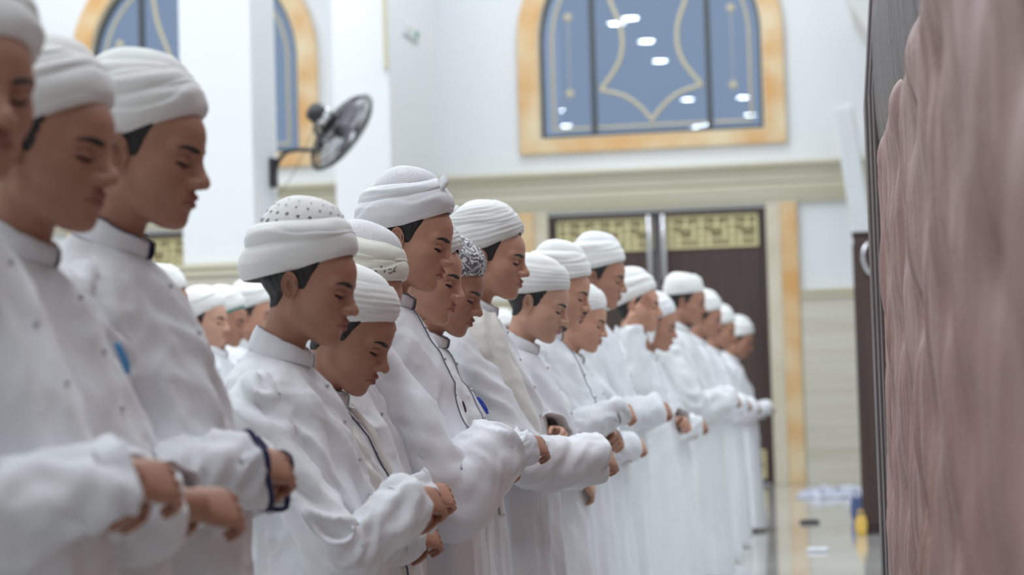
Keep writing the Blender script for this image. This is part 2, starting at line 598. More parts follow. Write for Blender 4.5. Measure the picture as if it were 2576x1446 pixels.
def door(idx, cx, label):
    root = tag(empty('door_%d' % idx, (cx, YW, 0)), label, 'door', None, 'structure')
    m = MB()
    m.box(-DOOR_HW, -DOOR_HW + .05, -.02, .12, 0, DOOR_H); m.box(DOOR_HW - .05, DOOR_HW, -.02, .12, 0, DOOR_H)
    m.box(-DOOR_HW, DOOR_HW, -.021, .121, DOOR_H - .045, DOOR_H - .0005)
    m.build('door_frame', WOOD, root)
    for s in (-1, 1):
        a, b = (.006, DOOR_HW - .055) if s > 0 else (-DOOR_HW + .055, -.006)
        leaf = bevel(MB().box(a, b, .03, .09, .01, DOOR_H - .05).build('door_leaf', WOOD, root), .006)
        m = MB(); m.box(a + .03, b - .03, .024, .0299, 2.49, 2.835)
        m.build('lattice_backing', mat('olive_brown_panel', (0.24, 0.19, 0.09), 0.5), leaf)
        m = MB(); lattice(m, a + .03, b - .03, 2.49, 2.835, .011, 3)
        m.build('gold_lattice', GOLD, leaf)
        m = MB(); lattice(m, a + .03, b - .03, .06, .36, .011, 4)
        m.build('gold_lattice', GOLD, leaf)
        x = s * .075
        m = MB(); tube_mb(m, [(x, -.05, 2.18), (x, -.05, 2.84)], .032, 10)
        for z in (2.26, 2.76): tube_mb(m, [(x, -.05, z), (x, .03, z)], .014, 8)
        m.build('pull_bar', CHROME, leaf, smooth=True)
    m = MB(); m.box(-.012, .012, .01, .029, .01, 2.45)
    m.build('meeting_strip', mat('grey_metal', (0.3, 0.3, 0.34), 0.35, metal=.8), root)
    for s in (-1, 1):
        a, b = sorted((s * (DOOR_HW + .001), s * (DOOR_HW + .15)))
        bevel(MB().box(a, b, -.05, .06, 0, 2.929).build('cream_jamb', MARBLE_CR, root), .008)
        a, b = sorted((s * (DOOR_HW + .151), s * (DOOR_HW + .325)))
        bevel(MB().box(a, b, -.07, 0, 0, 2.928).build('amber_jamb', MARBLE_OR, root), .008)
    return root
door(1, DOOR_X[0], 'dark brown double door with gold lattice tops behind the boys')
door(2, DOOR_X[1], 'dark brown double door with gold lattice mostly hidden at the left')

# free-standing square column and the pilaster behind it
def column(name, x0, x1, y0, y1, label, m=WHITE_PAINT):
    o = struct(name, MB().box(x0, x1, y0, y1, 2.0, ZC), m, label=label, cat='column')
    bevel(o, .02)
    e = .025
    MB().box(x0 - e, x1 + e, y0 - e, y1 + (e if y1 < YW - .1 else 0), 0, 1.92).build('stone_base', STONE_BAND, o)
    t = MB()
    for z0, z1, d in ((1.92, 1.95, .05), (1.95, 1.975, .035), (1.975, 2.0, .06)):
        t.box(x0 - d, x1 + d, y0 - d, y1 + (d if y1 < YW - .1 else 0), z0, z1)
    t.build('base_moulding', CORNICE, o)
    return o
column('column', -5.07, -4.52, 15.0, 15.65, 'square white column carrying the black wall fan')
column('pilaster', -5.26, -4.70, 20.2, YW, 'white pilaster standing out from the far wall', WHITE_PAINT)

# sloped cream bulkhead high at the right
v = [(-.26, 21.2, 4.74), (.6, 21.2, .9 + 2.2), (3.5, 21.2, 3.1), (3.5, 21.2, 7.9), (-.9, 21.2, 7.9)]
n = len(v)
v = v + [(x, 22.49, z) for x, y, z in v]
f = [tuple(range(n)), tuple(range(2 * n - 1, n - 1, -1))] + [(i, i + n, (i + 1) % n + n, (i + 1) % n) for i in range(n)]
tag(mk('trim_7', v, f, mat('cream_paint', (0.76, 0.76, 0.73), 0.5), None, False), 'cream sloped bulkhead high at the right of the far wall', 'bulkhead', None, 'structure')

# downlights in the ceiling (they show as reflections in the window glass)
LAMP_ON = mat('lamp_glow', (1, 1, 1), 0.5, emit=(0.95, 1.0, 0.98), strength=90.0)
for x, y, lab in [(-4.54, 5.71, 'ceiling downlight mirrored topmost in the middle pane of the window'),
                (-4.86, 5.25, 'ceiling downlight mirrored just left of the topmost glint in the window'),
                (-4.54, 3.04, 'ceiling downlight mirrored second in the slanting line of window glints'),
                (-4.55, .45, 'ceiling downlight mirrored third in the slanting line of window glints'),
                (-4.54, -5.67, 'ceiling downlight mirrored in the middle pane right of the ornament tip'),
                (-4.81, -10.94, 'ceiling downlight mirrored lowest in the middle pane of the window'),
                (-4.51, -10.47, 'ceiling downlight mirrored at the foot of the right mullion'),
                (-7.57, -3.44, 'ceiling downlight mirrored at the left edge of the left pane'),
                (-7.78, -6.42, 'ceiling downlight mirrored between two others in the left pane'),
                (-8.03, -9.42, 'ceiling downlight mirrored lowest in the left pane'),
                (-3.24, -5.83, 'ceiling downlight mirrored as the upper glint in the right pane'),
                (-3.29, -9.09, 'ceiling downlight mirrored as the lower glint in the right pane')]:
    root = tag(empty('ceiling_downlight', (x, y, ZC)), lab, 'ceiling light', 'ceiling downlights')
    a = np.linspace(0, 2 * np.pi, 24, endpoint=False)
    g = np.array([[(r * math.cos(t), r * math.sin(t), z) for t in a] for r, z in ((.22, 0), (.22, -.03), (.18, -.035), (.17, -.012))])
    MB().grid(g, True).build('trim_ring', WHITE_PAINT, root, True)
    v = [(0.172 * math.cos(t), .172 * math.sin(t), -.014) for t in a]
    mk('lamp_disc', v, [tuple(range(23, -1, -1))], LAMP_ON, root, False)
# ------------------------------------------------------------------ people: head surface
def _smin(a, b, k):
    h = np.maximum(k - np.abs(a - b), 0) / k
    return np.minimum(a, b) - h * h * k * 0.25
def _smax(a, b, k):
    return -_smin(-a, -b, k)
def _ell(P, c, r):
    q = P - np.asarray(c)
    r = np.asarray(r)
    k0 = np.linalg.norm(q / r, axis=1)
    k1 = np.linalg.norm(q / (r * r), axis=1) + 1e-9
    return k0 * (k0 - 1) / k1
def _cap(P, a, b, ra, rb=None):
    a, b = np.asarray(a, float), np.asarray(b, float)
    rb = ra if rb is None else rb
    ab = b - a
    h = np.clip(((P - a) @ ab) / (ab @ ab), 0, 1)
    return np.linalg.norm(P - a - h[:, None] * ab, axis=1) - (ra + (rb - ra) * h)

FACE0 = dict(nose=1.0, bridge=1.0, lips=1.0, chin=1.0, wide=1.0, cheek=1.0, brow=1.0, jaw=1.0, neck=(-.22, -.5), neckr=.21, open=0.0)
# head space: chin z=0, crown z=1, x forward; one unit is one head height
def head_sdf(p, q):
    P = p.copy()
    P[:, 1] = np.abs(P[:, 1]) / q['wide']
    n, li = q['nose'], q['lips']
    d = _ell(P, (-.07, 0, .63), (.425, .345, .365))
    d = _smin(d, _ell(P, (.11, 0, .66), (.30, .285, .25)), .10)
    d = _smin(d, _ell(P, (.10, 0, .42), (.295, .29, .31)), .10)
    d = _smin(d, _ell(P, (.11, 0, .21), (.25, .225 * q['jaw'], .185)), .10)
    d = _smin(d, _cap(P, (-.02, .19 * q['jaw'], .235), (.24, .085, .085), .085, .075), .08)
    d = _smin(d, _ell(P, (.315, 0, .075), (.085 * q['chin'], .10, .075)), .09)
    d = _smin(d, _ell(P, (.19, .175, .385), (.135, .115, .12)) + .012 * (1 - q['cheek']), .10)
    d = _smin(d, _ell(P, (.30, 0, .225), (.115, .15, .12)), .08)
    d = _smin(d, _cap(P, (.355, .03, .575), (.285, .215, .58), .052 * q['brow'], .045), .06)
    nk = q['neck']
    d = _smin(d, _cap(P, (-.10, 0, .28), (nk[0], 0, nk[1]), .20, q['neckr']), .06)
    d = _smin(d, _cap(P, (-.14, .16, .20), (nk[0] + .08, .08, nk[1]), .05, .05), .08)
    # eyes: socket, lid ball, grooves
    d = _smax(d, -_ell(P, (.41, .135, .497), (.075, .085, .05)), .06)
    d = _smin(d, _ell(P, (.292, .140, .492), (.080, .088, .066)), .02)
    lash = np.minimum(_cap(P, (.352, .070, .470), (.366, .140, .455), .006), _cap(P, (.366, .140, .455), (.318, .218, .470), .006))
    d = _smax(d, -lash, .016)
    cr = np.minimum(_cap(P, (.345, .075, .518), (.352, .145, .530), .002), _cap(P, (.352, .145, .530), (.306, .215, .514), .002))
    d = _smax(d, -cr, .014)
    # nose
    nt = .512 + .03 * (n - 1)
    d = _smin(d, _cap(P, (.372 + .022 * (q['bridge'] - 1), 0, .545), (nt - .065, 0, .40), .034, .045 * n), .05)
    d = _smin(d, _ell(P, (nt - .052, 0, .365), (.060, .056 * n, .050)), .035)
    d = _smin(d, _ell(P, (nt - .100, .066 * n, .352), (.056, .038, .040)), .022)
    d = _smax(d, -_ell(P, (nt - .062, .034, .322), (.030, .016, .014)), .012)
    # lips
    up = np.minimum(_cap(P, (.424, .018, .256), (.355, .105, .226), .024 * li, .010), _cap(P, (.420, 0, .251), (.424, .018, .256), .022 * li))
    lo = _cap(P, (.418, 0, .196), (.352, .090, .217), .030 * li, .012)
    d = _smin(d, up, .022)
    d = _smin(d, lo, .022)
    o = q['open']
    mouth = np.minimum(_cap(P, (.445, 0, .2250 - o * .4), (.415, .05, .2235), .005 + o, .004 + o * .4), _cap(P, (.415, .05, .2235), (.352, .105, .2205), .004 + o * .4, .003))
    d = _smax(d, -mouth, .010)
    d = _smax(d, -_ell(P, (.455, 0, .135), (.055, .09, .022)), .04)
    d = _smax(d, -_cap(P, (.445, 0, .285), (.430, 0, .32), .010), .02)
    # cut the neck low down
    ndir = np.array([nk[0] + .10, 0, nk[1] - .28]); ndir /= np.linalg.norm(ndir)
    d = np.maximum(d, (p - np.array([nk[0], 0, nk[1]])) @ ndir)
    lipm = np.clip(1.25 - np.minimum(up, lo) / .016, 0, 1) * (P[:, 0] > .30)
    return d, lipm

HC = np.array([.02, 0., .42])
def trace(dirs, q, it=30):
    t = np.full(len(dirs), .05)
    for _ in range(it):
        d, lm = head_sdf(HC + dirs * t[:, None], q)
        t = np.clip(t - d * .9, .02, 2.0)
    return HC + dirs * t[:, None], lm

def head_grid(q, na, ne):
    u = np.arange(na) / na
    az = 2 * np.pi * u - .5 * np.sin(2 * np.pi * u)
    e = np.linspace(-np.pi / 2, np.pi / 2, 800)
    rho = .55 + 2.0 * np.exp(-((e + .18) / .42) ** 2)
    c = np.cumsum(rho); c = (c - c[0]) / (c[-1] - c[0])
    el = np.interp(np.linspace(0, 1, ne), c, e)
    A, E = np.meshgrid(az, el)
    D = np.stack([np.cos(E) * np.cos(A), np.cos(E) * np.sin(A), np.sin(E)], -1).reshape(-1, 3)
    P, lm = trace(D, q)
    return P.reshape(ne, na, 3), lm.reshape(ne, na)

def ear_grid(s, wide):
    nr, nph = 15, 30
    ph = np.linspace(0, 2 * np.pi, nph, endpoint=False)
    prof = [(0.0, -.012), (.18, -.014), (.34, -.004), (.46, .016), (.56, .026), (.66, .020), (.76, .012), (.86, .024), (.94, .036), (1.0, .034), (1.03, .018), (.98, -.004), (.88, -.02), (.7, -.045), (.45, -.07)]
    g = np.zeros((nr, nph, 3))
    for i, (r, h) in enumerate(prof):
        z = np.sin(ph)
        x = np.cos(ph)
        out = 1 - .22 * np.clip(-z, 0, 1) ** 1.5          # narrower lobe
        ex = r * .072 * x * out - .012 * z
        ez = r * .122 * z
        hh = np.full(nph, h)
        if .4 < r < .8:                                  # antihelix only at the back half
            hh = np.where(x > .3, h * .3, h)
        lift = (.35 - x) * .022                          # rear edge stands off
        g[i, :, 0] = -.075 + ex
        g[i, :, 1] = s * ((.322 + .16 * ez) * wide + .012 * (ez > 0) * ez / .12 + hh + lift * (r if i < 11 else .6))
        g[i, :, 2] = .465 + ez
    return g

def strip(pts, q, w, off, nseg=18, nw=4):
    """a soft band laid on the face along pts (head space), half widths w"""
    c = spline(np.asarray(pts, float), nseg)
    w = np.interp(np.linspace(0, 1, nseg), np.linspace(0, 1, len(w)), w)
    t = (np.arange(-nw, nw + 1) / nw)[:, None]
    pz = np.repeat(c[None], 2 * nw + 1, 0)
    pz[..., 2] += w[None] * t
    D = (pz - HC).reshape(-1, 3)
    D /= np.linalg.norm(D, axis=1)[:, None]
    S, _ = trace(D, q)
    fade = (1 - np.abs(t) ** 2.5) * np.sin(np.linspace(.12, np.pi - .12, nseg))[None] ** .5
    return (S + D * (off * 2 * fade - off * .8).reshape(-1)[:, None]).reshape(2 * nw + 1, nseg, 3)

_zl_x = np.array([-.9, -.30, -.20, -.145, -.11, -.055, -.03, .02, .055, .085, .12, .17, .26, .40, .6])
_zl_z = np.array([.22, .22, .25, .38, .50, .55, .47, .45, .47, .57, .67, .82, .98, 1.2, 1.2])
def hair_shell(G, q, off=.016):
    x, z = G[..., 0], G[..., 2]
    zl = np.interp(x, _zl_x, _zl_z) + .012 * vn(x * 40, G[..., 1] * 40, z * 20)
    m = np.clip((z - zl) / .035, -1, 1)
    D = G - HC
    D /= np.linalg.norm(D, axis=-1, keepdims=True)
    H = G + D * (off * m)[..., None]
    keep = m > -.95
    F = gfaces(m.shape[0], m.shape[1], True)
    kf, zf = keep.reshape(-1), z.reshape(-1)
    F = F[kf[F].all(1) & (zf[F[:, 0]] < .95)]
    used = np.unique(F)
    idx = np.zeros(m.size, int); idx[used] = np.arange(len(used))
    return H.reshape(-1, 3)[used], idx[F]

# ------------------------------------------------------------------ hands
def hand_into(mb, M, sg=1, sc=1.0, curl=1.0, hi=True):
    """fingers along +x, back of the hand +z, thumb at +y*sg; M is a 4x4 array"""
    nphi = 12 if hi else 8
    def put(g):
        g = g * sc
        g = g * np.array([1, sg, 1])
        s = g.shape
        h = np.concatenate([g.reshape(-1, 3), np.ones((g.size // 3, 1))], 1) @ M.T
        mb.grid(h[:, :3].reshape(s), True, flip=(sg < 0))
    xs = np.array([-.06, -.03, 0, .015, .035, .055, .075, .088, .094])
    hw = np.array([.024, .024, .025, .028, .034, .038, .039, .036, .02])
    ht = np.array([.020, .019, .018, .018, .017, .016, .0135, .011, .006])
    ph = np.linspace(0, 2 * np.pi, 16 if hi else 10, endpoint=False)
    g = np.zeros((len(xs), len(ph), 3))
    for i in range(len(xs)):
        c, s = np.cos(ph), np.sin(ph)
        g[i, :, 0] = xs[i]
        g[i, :, 1] = hw[i] * np.sign(c) * np.abs(c) ** .8
        g[i, :, 2] = ht[i] * np.sign(s) * np.abs(s) ** .85
    put(g)
    def finger(root, d0, lens, bends, r0, axis=(0, 1, 0)):
        d = np.array(d0, float); d /= np.linalg.norm(d)
        ax = np.array(axis, float); ax -= d * (ax @ d); ax /= np.linalg.norm(ax)
        p = np.array(root, float)
        pts, rad = [p - d * .012], [r0 * 1.0]
        for k, (l, b) in enumerate(zip(lens, bends)):
            a = R(b) * curl
            d = d * math.cos(a) + np.cross(ax, d) * math.sin(a)
            r = r0 * (1 - .13 * k)
            pts += [p + d * l * .05, p + d * l * .3, p + d * l * .7]
            rad += [r * 1.06, r * .95, r * .93]
            p = p + d * l
        tip = r0 * .72
        pts += [p - d * .004, p, p + d * tip * .6, p + d * tip * .9]
        rad += [tip * 1.02, tip * .9, tip * .55, 1e-5]
        put(sweep(np.array(pts), np.array(rad), None, nphi, up=(0.1, .2, 1)))
    for yy, l, sp, b in ((.027, .92, .06, 1.0), (.009, 1.0, .01, 1.05), (-.0095, .95, -.04, 1.1), (-.0265, .76, -.10, 1.15)):
        finger((.084, yy, .001), (1, sp, 0), (.040 * l, .027 * l, .021 * l), (24 * b, 38 * b, 24 * b), .0092 if yy > -.02 else .008)
    finger((.022, .024, -.004), (.72, .62, -.28), (.034, .030, .023), (6, 18, 20), .0102, axis=(-.4, .5, -.8))

# ------------------------------------------------------------------ head cloth
def turban_parts(t, rng):
    """returns (wrap grid list, cap grid) in head space"""
    na = t.get('na', 96)
    ph = np.linspace(0, 2 * np.pi, na, endpoint=False)
    cph, sph = np.cos(ph), np.sin(ph)
    fat = t.get('fat', .05)
    sx, sy = t.get('sx', .490), t.get('sy', .385)
    cx = t.get('cx', -.132)
    th = t.get('th', 1.27)
    hz = lambda z: .42 + (z - .42) * th
    front = (1 + cph) / 2
    def form(z):
        q = np.clip((z - .74) / .46, 0, .97)
        return (1 - q ** 3.2) ** .6
    def base(z, off):
        k = form(z)
        ex = np.abs(cph) ** .92 * np.sign(cph); ey = np.abs(sph) ** .92 * np.sign(sph)
        zh = hz(z)
        back = front ** 1.5 * (.004 + .27 * np.clip(zh - .84, 0, .4))      # the wrap leans back over the brow
        return np.stack([cx + (sx * k + off) * ex - back, (sy * k + off) * ey, zh * np.ones_like(ph)], -1)
    grids = []
    front = (1 + cph) / 2
    V = 30
    seed = rng.uniform(0, 50)
    for b in t['bands']:
        bf, bb, tf, tb = b['bf'], b['bb'], b['tf'], b['tb']
        side = b.get('side', 0.0)
        zb = bb + (bf - bb) * front ** b.get('pow', 1.0) + side * sph + b.get('notch', 0) * np.exp(-(np.arctan2(sph, cph) / .32) ** 2)
        zt = tb + (tf - tb) * front + side * sph
        g = np.zeros((V + 1, na, 3))
        lay = b.get('lay', 0.0)
        npl = b.get('pleats', 3)
        pa = b.get('pamp', .012)
        for i in range(V + 1):
            v = i / V
            z = zb + (zt - zb) * v
            bul = (1 - abs(2 * v - 1) ** 2.6)
            wob = vn(ph * 1.6 + seed, v * 2.0 + seed, 3.3)
            cyc = npl * (v - b.get('sweep', .45) * front) + .35 * vn(cph * 1.3 + seed, sph * 1.3, v * 1.5) + seed
            fr_ = np.mod(cyc, 1.0)
            pl = fr_ * (1 - np.exp(-(1 - fr_) / .07)) - .35
            fine = ridge(v * npl * 3.2 + seed + cph * .6, cph * 1.5 + 7, sph * 1.5)
            off = -.022 + (fat * (1 - .45 * front) + lay + .022) * bul + 1.5 * pa * pl * min(1, 6 * v, 6 * (1 - v)) + b.get('fine', .3) * pa * fine + .012 * wob * bul
            g[i] = base(z, off)
        grids.append(g)
        seed += 3.7
    # cap dome
    nc = 16
    zc0, zc1 = t.get('capz', (.86, 1.09))
    g = np.zeros((nc, na, 3))
    for i in range(nc):
        a = (i / (nc - 1)) * np.pi / 2
        rr = math.cos(a) ** .75
        cc = t.get('capx', -.16)
        g[i, :, 0] = cc + .415 * t.get('capr', 1.0) * rr * cph
        g[i, :, 1] = .345 * t.get('capr', 1.0) * rr * sph
        g[i, :, 2] = hz(zc0 + (zc1 - zc0) * math.sin(a)) + (.02 * cph * rr if t.get('tilt') is None else t['tilt'] * cph * rr) + .004 * vn(cph * 6 * rr, sph * 6 * rr, 1.0)
    return grids, g
# ------------------------------------------------------------------ people: whole figure
NOSE_U = np.array([.520, 0, .365])
PIV_U = np.array([-.10, 0, .28])
def rot(yaw=0, pitch=0, roll=0):
    cy, sy, cp, sp, cr, sr = math.cos(yaw), math.sin(yaw), math.cos(pitch), math.sin(pitch), math.cos(roll), math.sin(roll)
    Rz = np.array([[cy, -sy, 0], [sy, cy, 0], [0, 0, 1]])
    Ry = np.array([[cp, 0, sp], [0, 1, 0], [-sp, 0, cp]])
    Rx = np.array([[1, 0, 0], [0, cr, -sr], [0, sr, cr]])
    return Rz @ Ry @ Rx

SKIN = {
    'a': mat_skin('skin_tan', (0.52, 0.285, 0.200), (0.40, 0.170, 0.135)),
    'b': mat_skin('skin_brown', (0.40, 0.210, 0.145), (0.29, 0.120, 0.095)),
    'c': mat_skin('skin_light_tan', (0.57, 0.34, 0.245), (0.46, 0.21, 0.165)),
}
HAIR = mat('black_hair', (0.014, 0.012, 0.013), 0.55, bump=(90.0, 0.6, (1, 1, 0.3)))
CLOTH = {
    'white': mat_cloth('white_cotton', (0.78, 0.79, 0.825)),
    'satin': mat_cloth('white_satin', (0.79, 0.80, 0.85), rough=0.5, wstr=0.03, wr=22.0),
    'cream': mat_cloth('cream_cotton', (0.78, 0.765, 0.725)),
    'grey': mat_cloth('grey_white_cotton', (0.72, 0.73, 0.75)),
    'turban': mat_cloth('white_turban_cloth', (0.82, 0.82, 0.81), wr=60.0, wrs=0.06),
    'turban_b': mat_cloth('bluish_white_turban_cloth', (0.80, 0.81, 0.84), wr=60.0, wrs=0.06),
    'turban_c': mat_cloth('cream_turban_cloth', (0.80, 0.79, 0.71), wr=60.0, wrs=0.06),
    'net': mat_mesh_cap(),
    'paisley': mat_paisley(),
    'navy': mat_cloth('navy_trim_cloth', (0.03, 0.032, 0.085)),
    'greytrim': mat_cloth('grey_trim_cloth', (0.22, 0.23, 0.27)),
    'green': mat_cloth('green_cap_cloth', (0.02, 0.22, 0.17)),
    'dots': mat_cloth('white_knit_cap', (0.80, 0.80, 0.79), weave=500.0, wstr=0.3),
}
BUTTON = mat('pearl_button', (0.55, 0.55, 0.58), 0.3)
_heads = {}
def get_head(face, pitch_deg, res):
    pq = int(round(pitch_deg / 7.0)) * 7
    key = (tuple(sorted(face.items())), pq, res)
    if key not in _heads:
        q = dict(FACE0); q.update(face)
        nb = np.array([-(.22 + .25 * math.sin(R(pq))), 0, -1.0]); nb /= np.linalg.norm(nb)
        e = PIV_U + rot(0, R(pq)).T @ nb * .80
        q['neck'] = (e[0], e[2])
        na, ne = {2: (176, 156), 1: (110, 96), 0: (64, 56)}[res]
        G, lm = head_grid(q, na, ne)
        hv, hf = hair_shell(G, q)
        br, la = [], []
        for s in (-1, 1):
            ns = 20 if res else 10
            br.append(strip([(.40, s * .045, .566), (.40, s * .12, .590), (.36, s * .19, .592), (.30, s * .245, .568)], q, [.016, .025, .019, .006], .007, ns))
            la.append(strip([(.352, s * .066, .474), (.366, s * .140, .459), (.318, s * .225, .474)], q, [.006, .015, .010], .015, ns))
        _heads[key] = (q, G, lm, hv, hf, br, la)
    return _heads[key]

# robe cross sections: (drop below the collar base, half depth, half width, centre x)
SECT = np.array([
    (0.000, .060, .060, .000), (.012, .068, .080, -.003), (.030, .082, .108, -.007), (.050, .094, .128, -.010),
    (.080, .105, .141, -.008), (.12, .114, .147, .000), (.20, .124, .147, .022), (.30, .132, .145, .044),
    (.40, .140, .146, .056), (.52, .148, .150, .064), (.80, .162, .165, .068), (1.05, .176, .178, .068), (1.17, .184, .184, .068)])

def person(label, nose, pitch=15, yaw=0, roll=0, hs=.215, face={}, skin='a', tb=None, tcloth='turban', cap='turban', robe='white',
           trim=None, placket=True, w=1.0, r_arm={}, l_arm={}, sl=1.0, sag=.02, cuff=None, res=2, seed=1, shawl=None, tail=None,
           dots=False, wr=1.8, ptrim=None, under=None, group='worshippers standing in prayer', flare=1.0, lean=1.0, collar=True, kname='person'):
    rng = random.Random(seed)
    nose = np.array(nose, float)
    Rh = rot(R(yaw), R(pitch), R(roll))
    nb = np.array([-(.22 + .25 * math.sin(R(pitch))), 0, -1.0]); nb /= np.linalg.norm(nb)
    piv_w = nose - Rh @ ((NOSE_U - PIV_U) * hs)
    kh = hs / .215
    base_w = piv_w + nb * .104 * kh
    zc = base_w[2]
    k = zc / 1.19
    root = tag(empty(kname, (base_w[0], base_w[1], 0)), label, 'person', group)
    piv = piv_w - np.array([base_w[0], base_w[1], 0])
    T = lambda u: piv + ((np.asarray(u, float) - PIV_U) * hs) @ Rh.T
    q, G, lm, hv, hf, brow, lash = get_head(face, pitch, res)
    S0 = seed * 7.31

    # ---- arms layout (local, x forward, right side is -y)
    xs = -.006
    def arm(side, spec):
        sg = -1 if side == 'r' else 1
        E = np.array(spec.get('e', (.095, .172, .360) if side == 'r' else (.07, .165, .35)), float)
        W = np.array(spec.get('w', (.255, .065, .335) if side == 'r' else (.215, .055, .352)), float)
        E = np.array([E[0] * k, sg * E[1] * w, zc - E[2] * k])
        W = np.array([W[0] * k, sg * W[1] * w, zc - W[2] * k])
        sh = [np.array([xs, sg * .050 * w, zc - .065 * k]), np.array([xs, sg * .098 * w, zc - .074 * k]), np.array([xs - .003, sg * .138 * w, zc - .112 * k])]
        up = sh[-1] * .5 + E * .5 + np.array([-.004, sg * .010 * w, 0])
        mid = E * .5 + W * .5 + np.array([0, sg * .006, -.004])
        return sh, up, E, mid, W, sg
    body = MB()
    body.grid(T(G.reshape(-1, 3)).reshape(G.shape), True, a=lm)
    for s in (-1, 1):
        e = ear_grid(s, q['wide'])
        body.grid(T(e.reshape(-1, 3)).reshape(e.shape), True, flip=s < 0)
    # slim torso and legs under the robe
    tp = np.array([(0, 0, zc + .02), (-.005, 0, zc - .03 * k), (-.005, 0, zc - .10 * k), (0, 0, zc - .3 * k), (-.01, 0, zc - .5 * k), (-.012, 0, zc - .62 * k)])
    body.grid(sweep(tp, np.array([.040, .060, .085, .09, .10, .07]) * w, np.array([.045, .055, .075, .08, .085, .06]), 16, up=(1, 0, 0)), True)
    for s in (-1, 1):
        tube_mb(body, [(-.012, s * .06 * w, zc - .52 * k), (-.012, s * .065 * w, zc - .8 * k), (-.025, s * .07 * w, .07)], [.06 * k, .045 * k, .032 * k], 10)
        fp = np.array([(-.055, s * .075 * w, .035), (-.04, s * .075 * w, .042), (.0, s * .078 * w, .042), (.06, s * .08 * w, .03), (.11, s * .084 * w, .022), (.135, s * .086 * w, .016), (.145, s * .086 * w, .012)])
        fr = np.array([.012, .026, .03, .035, .04, .03, .006])
        body.grid(sweep(fp, fr, np.array([.012, .03, .04, .028, .02, .014, .005]), 12), True)
    sleeves, cuffs = [], []
    ns, nf = {2: (88, 44), 1: (60, 32), 0: (36, 22)}[res]
    for side, spec in (('r', r_arm), ('l', l_arm)):
        sh, up, E, mid, W, sg = arm(side, spec)
        hd = np.array(spec.get('hand', (.55, .80, -.10)), float) * np.array([1, -sg, 1])
        hd /= np.linalg.norm(hd)
        bz = np.array(spec.get('back', (.75, -.35, .55)), float) * np.array([1, -sg, 1])
        bz -= hd * (bz @ hd); bz /= np.linalg.norm(bz)
        yv = np.cross(bz, hd)
        tg = np.sign(yv[2]) if abs(yv[2]) > .2 else 1
        M = np.eye(4); M[:3, 0] = hd; M[:3, 1] = yv; M[:3, 2] = bz
        fwd = (W - E) / np.linalg.norm(W - E)
        hs_ = .82 * kh
        Wh = W + fwd * spec.get('reach', -.008)
        M[:3, 3] = Wh
        hand_into(body, M, tg, hs_, spec.get('curl', 1.15), res > 0)
        ap = spline(np.array([sh[1] * .6 + up * .4 + np.array([0, -sg * .03, 0]), up, E, mid, Wh, Wh + hd * .012]), 26)
        body.grid(sweep(ap, np.interp(np.linspace(0, 1, 26), [0, .3, .5, .85, 1], [.02, .030, .030, .023, .022]) * k, None, 12), True)
        # sleeve
        path = np.array(sh + [up, E, mid, W])
        c = spline(path, ns)
        for _ in range(3):
            c[1:-1] = .25 * c[:-2] + .5 * c[1:-1] + .25 * c[2:]
        s = np.linspace(0, 1, ns)
        slw = sl if side == 'r' else 1 + (sl - 1) * .4
        rad = np.interp(s, [0, .17, .33, .5, .66, .84, 1], np.array([.034, .046, .053, .053 * slw, .055 * slw, .052 * slw, .052 * spec.get('cw', 1.0) * slw])) * k * w ** .5
        g = sweep(c, rad * .86, rad * 1.04, nf, up=(0, 0, 1))
        ph = np.linspace(0, 2 * np.pi, nf, endpoint=False)[None, :]
        N = grid_normals(g, True)
        ctr = c[:, None, :]
        if np.mean(np.sum(N * (g - ctr), -1)) < 0: N = -N
        sv = s[:, None]
        el = np.exp(-((sv - .64) / .12) ** 2)
        fade = np.clip((sv - .12) / .15, 0, 1)
        dsp = (.0060 + .0035 * el) * ridge(sv * 15 + 1.2 * np.sin(ph + S0) + S0, np.cos(ph) * .9 + S0, np.sin(ph) * .9 + sg)
        dsp += .006 * vn(sv * 7 + S0, np.cos(ph) * 1.4 + sv * 5, np.sin(ph) * 1.4 + 3 * sg + S0)
        dsp += .0025 * ridge(sv * 30 + 2 * np.cos(ph) + S0, np.cos(ph) * 1.7, np.sin(ph) * 1.7 + S0)
        g = g + N * (dsp * fade * wr)[..., None]
        low = np.clip((ctr[..., 2] - g[..., 2]) / (rad[:, None] + 1e-6), 0, 1)
        g[..., 2] -= sag * k * low * (np.exp(-((sv - .72) / .2) ** 2))
        # turn the cuff inwards
        rings = [g]
        end, cen = g[-1], c[-1]
        tdir = (c[-1] - c[-4]) / np.linalg.norm(c[-1] - c[-4])
        for t_, d_ in ((.97, .002), (.93, .0), (.88, -.012), (.84, -.035)):
            rings.append((cen + (end - cen) * t_ + tdir * d_)[None])
        g = np.concatenate(rings)
        sleeves.append(g)
        cuffs.append((end, cen, tdir))
    ob = body.build('body', SKIN[skin], root, True, True)
    mk('hair', T(hv), hf, HAIR, root)
    for b in brow: mk('eyebrow', T(b.reshape(-1, 3)), gfaces(*b.shape[:2]), HAIR, root)
    for b in lash: mk('eyelash', T(b.reshape(-1, 3)), gfaces(*b.shape[:2]), HAIR, root)

    # ---- robe
    nz, nph = {2: (120, 112), 1: (80, 72), 0: (48, 48)}[res]
    dz = np.concatenate([np.linspace(0, .10, nz // 5, endpoint=False), np.linspace(.10, .45, nz // 2, endpoint=False), np.linspace(.45, 1.165, nz - nz // 5 - nz // 2)])
    hd_, hw_, cx_ = (np.interp(dz, SECT[:, 0], SECT[:, i]) for i in (1, 2, 3))
    ph = np.linspace(0, 2 * np.pi, nph, endpoint=False)
    c, s = np.cos(ph), np.sin(ph)
    ex = np.sign(c) * np.abs(c) ** .88
    ey = np.sign(s) * np.abs(s) ** .88
    low = np.clip((dz - .35) / .8, 0, 1)
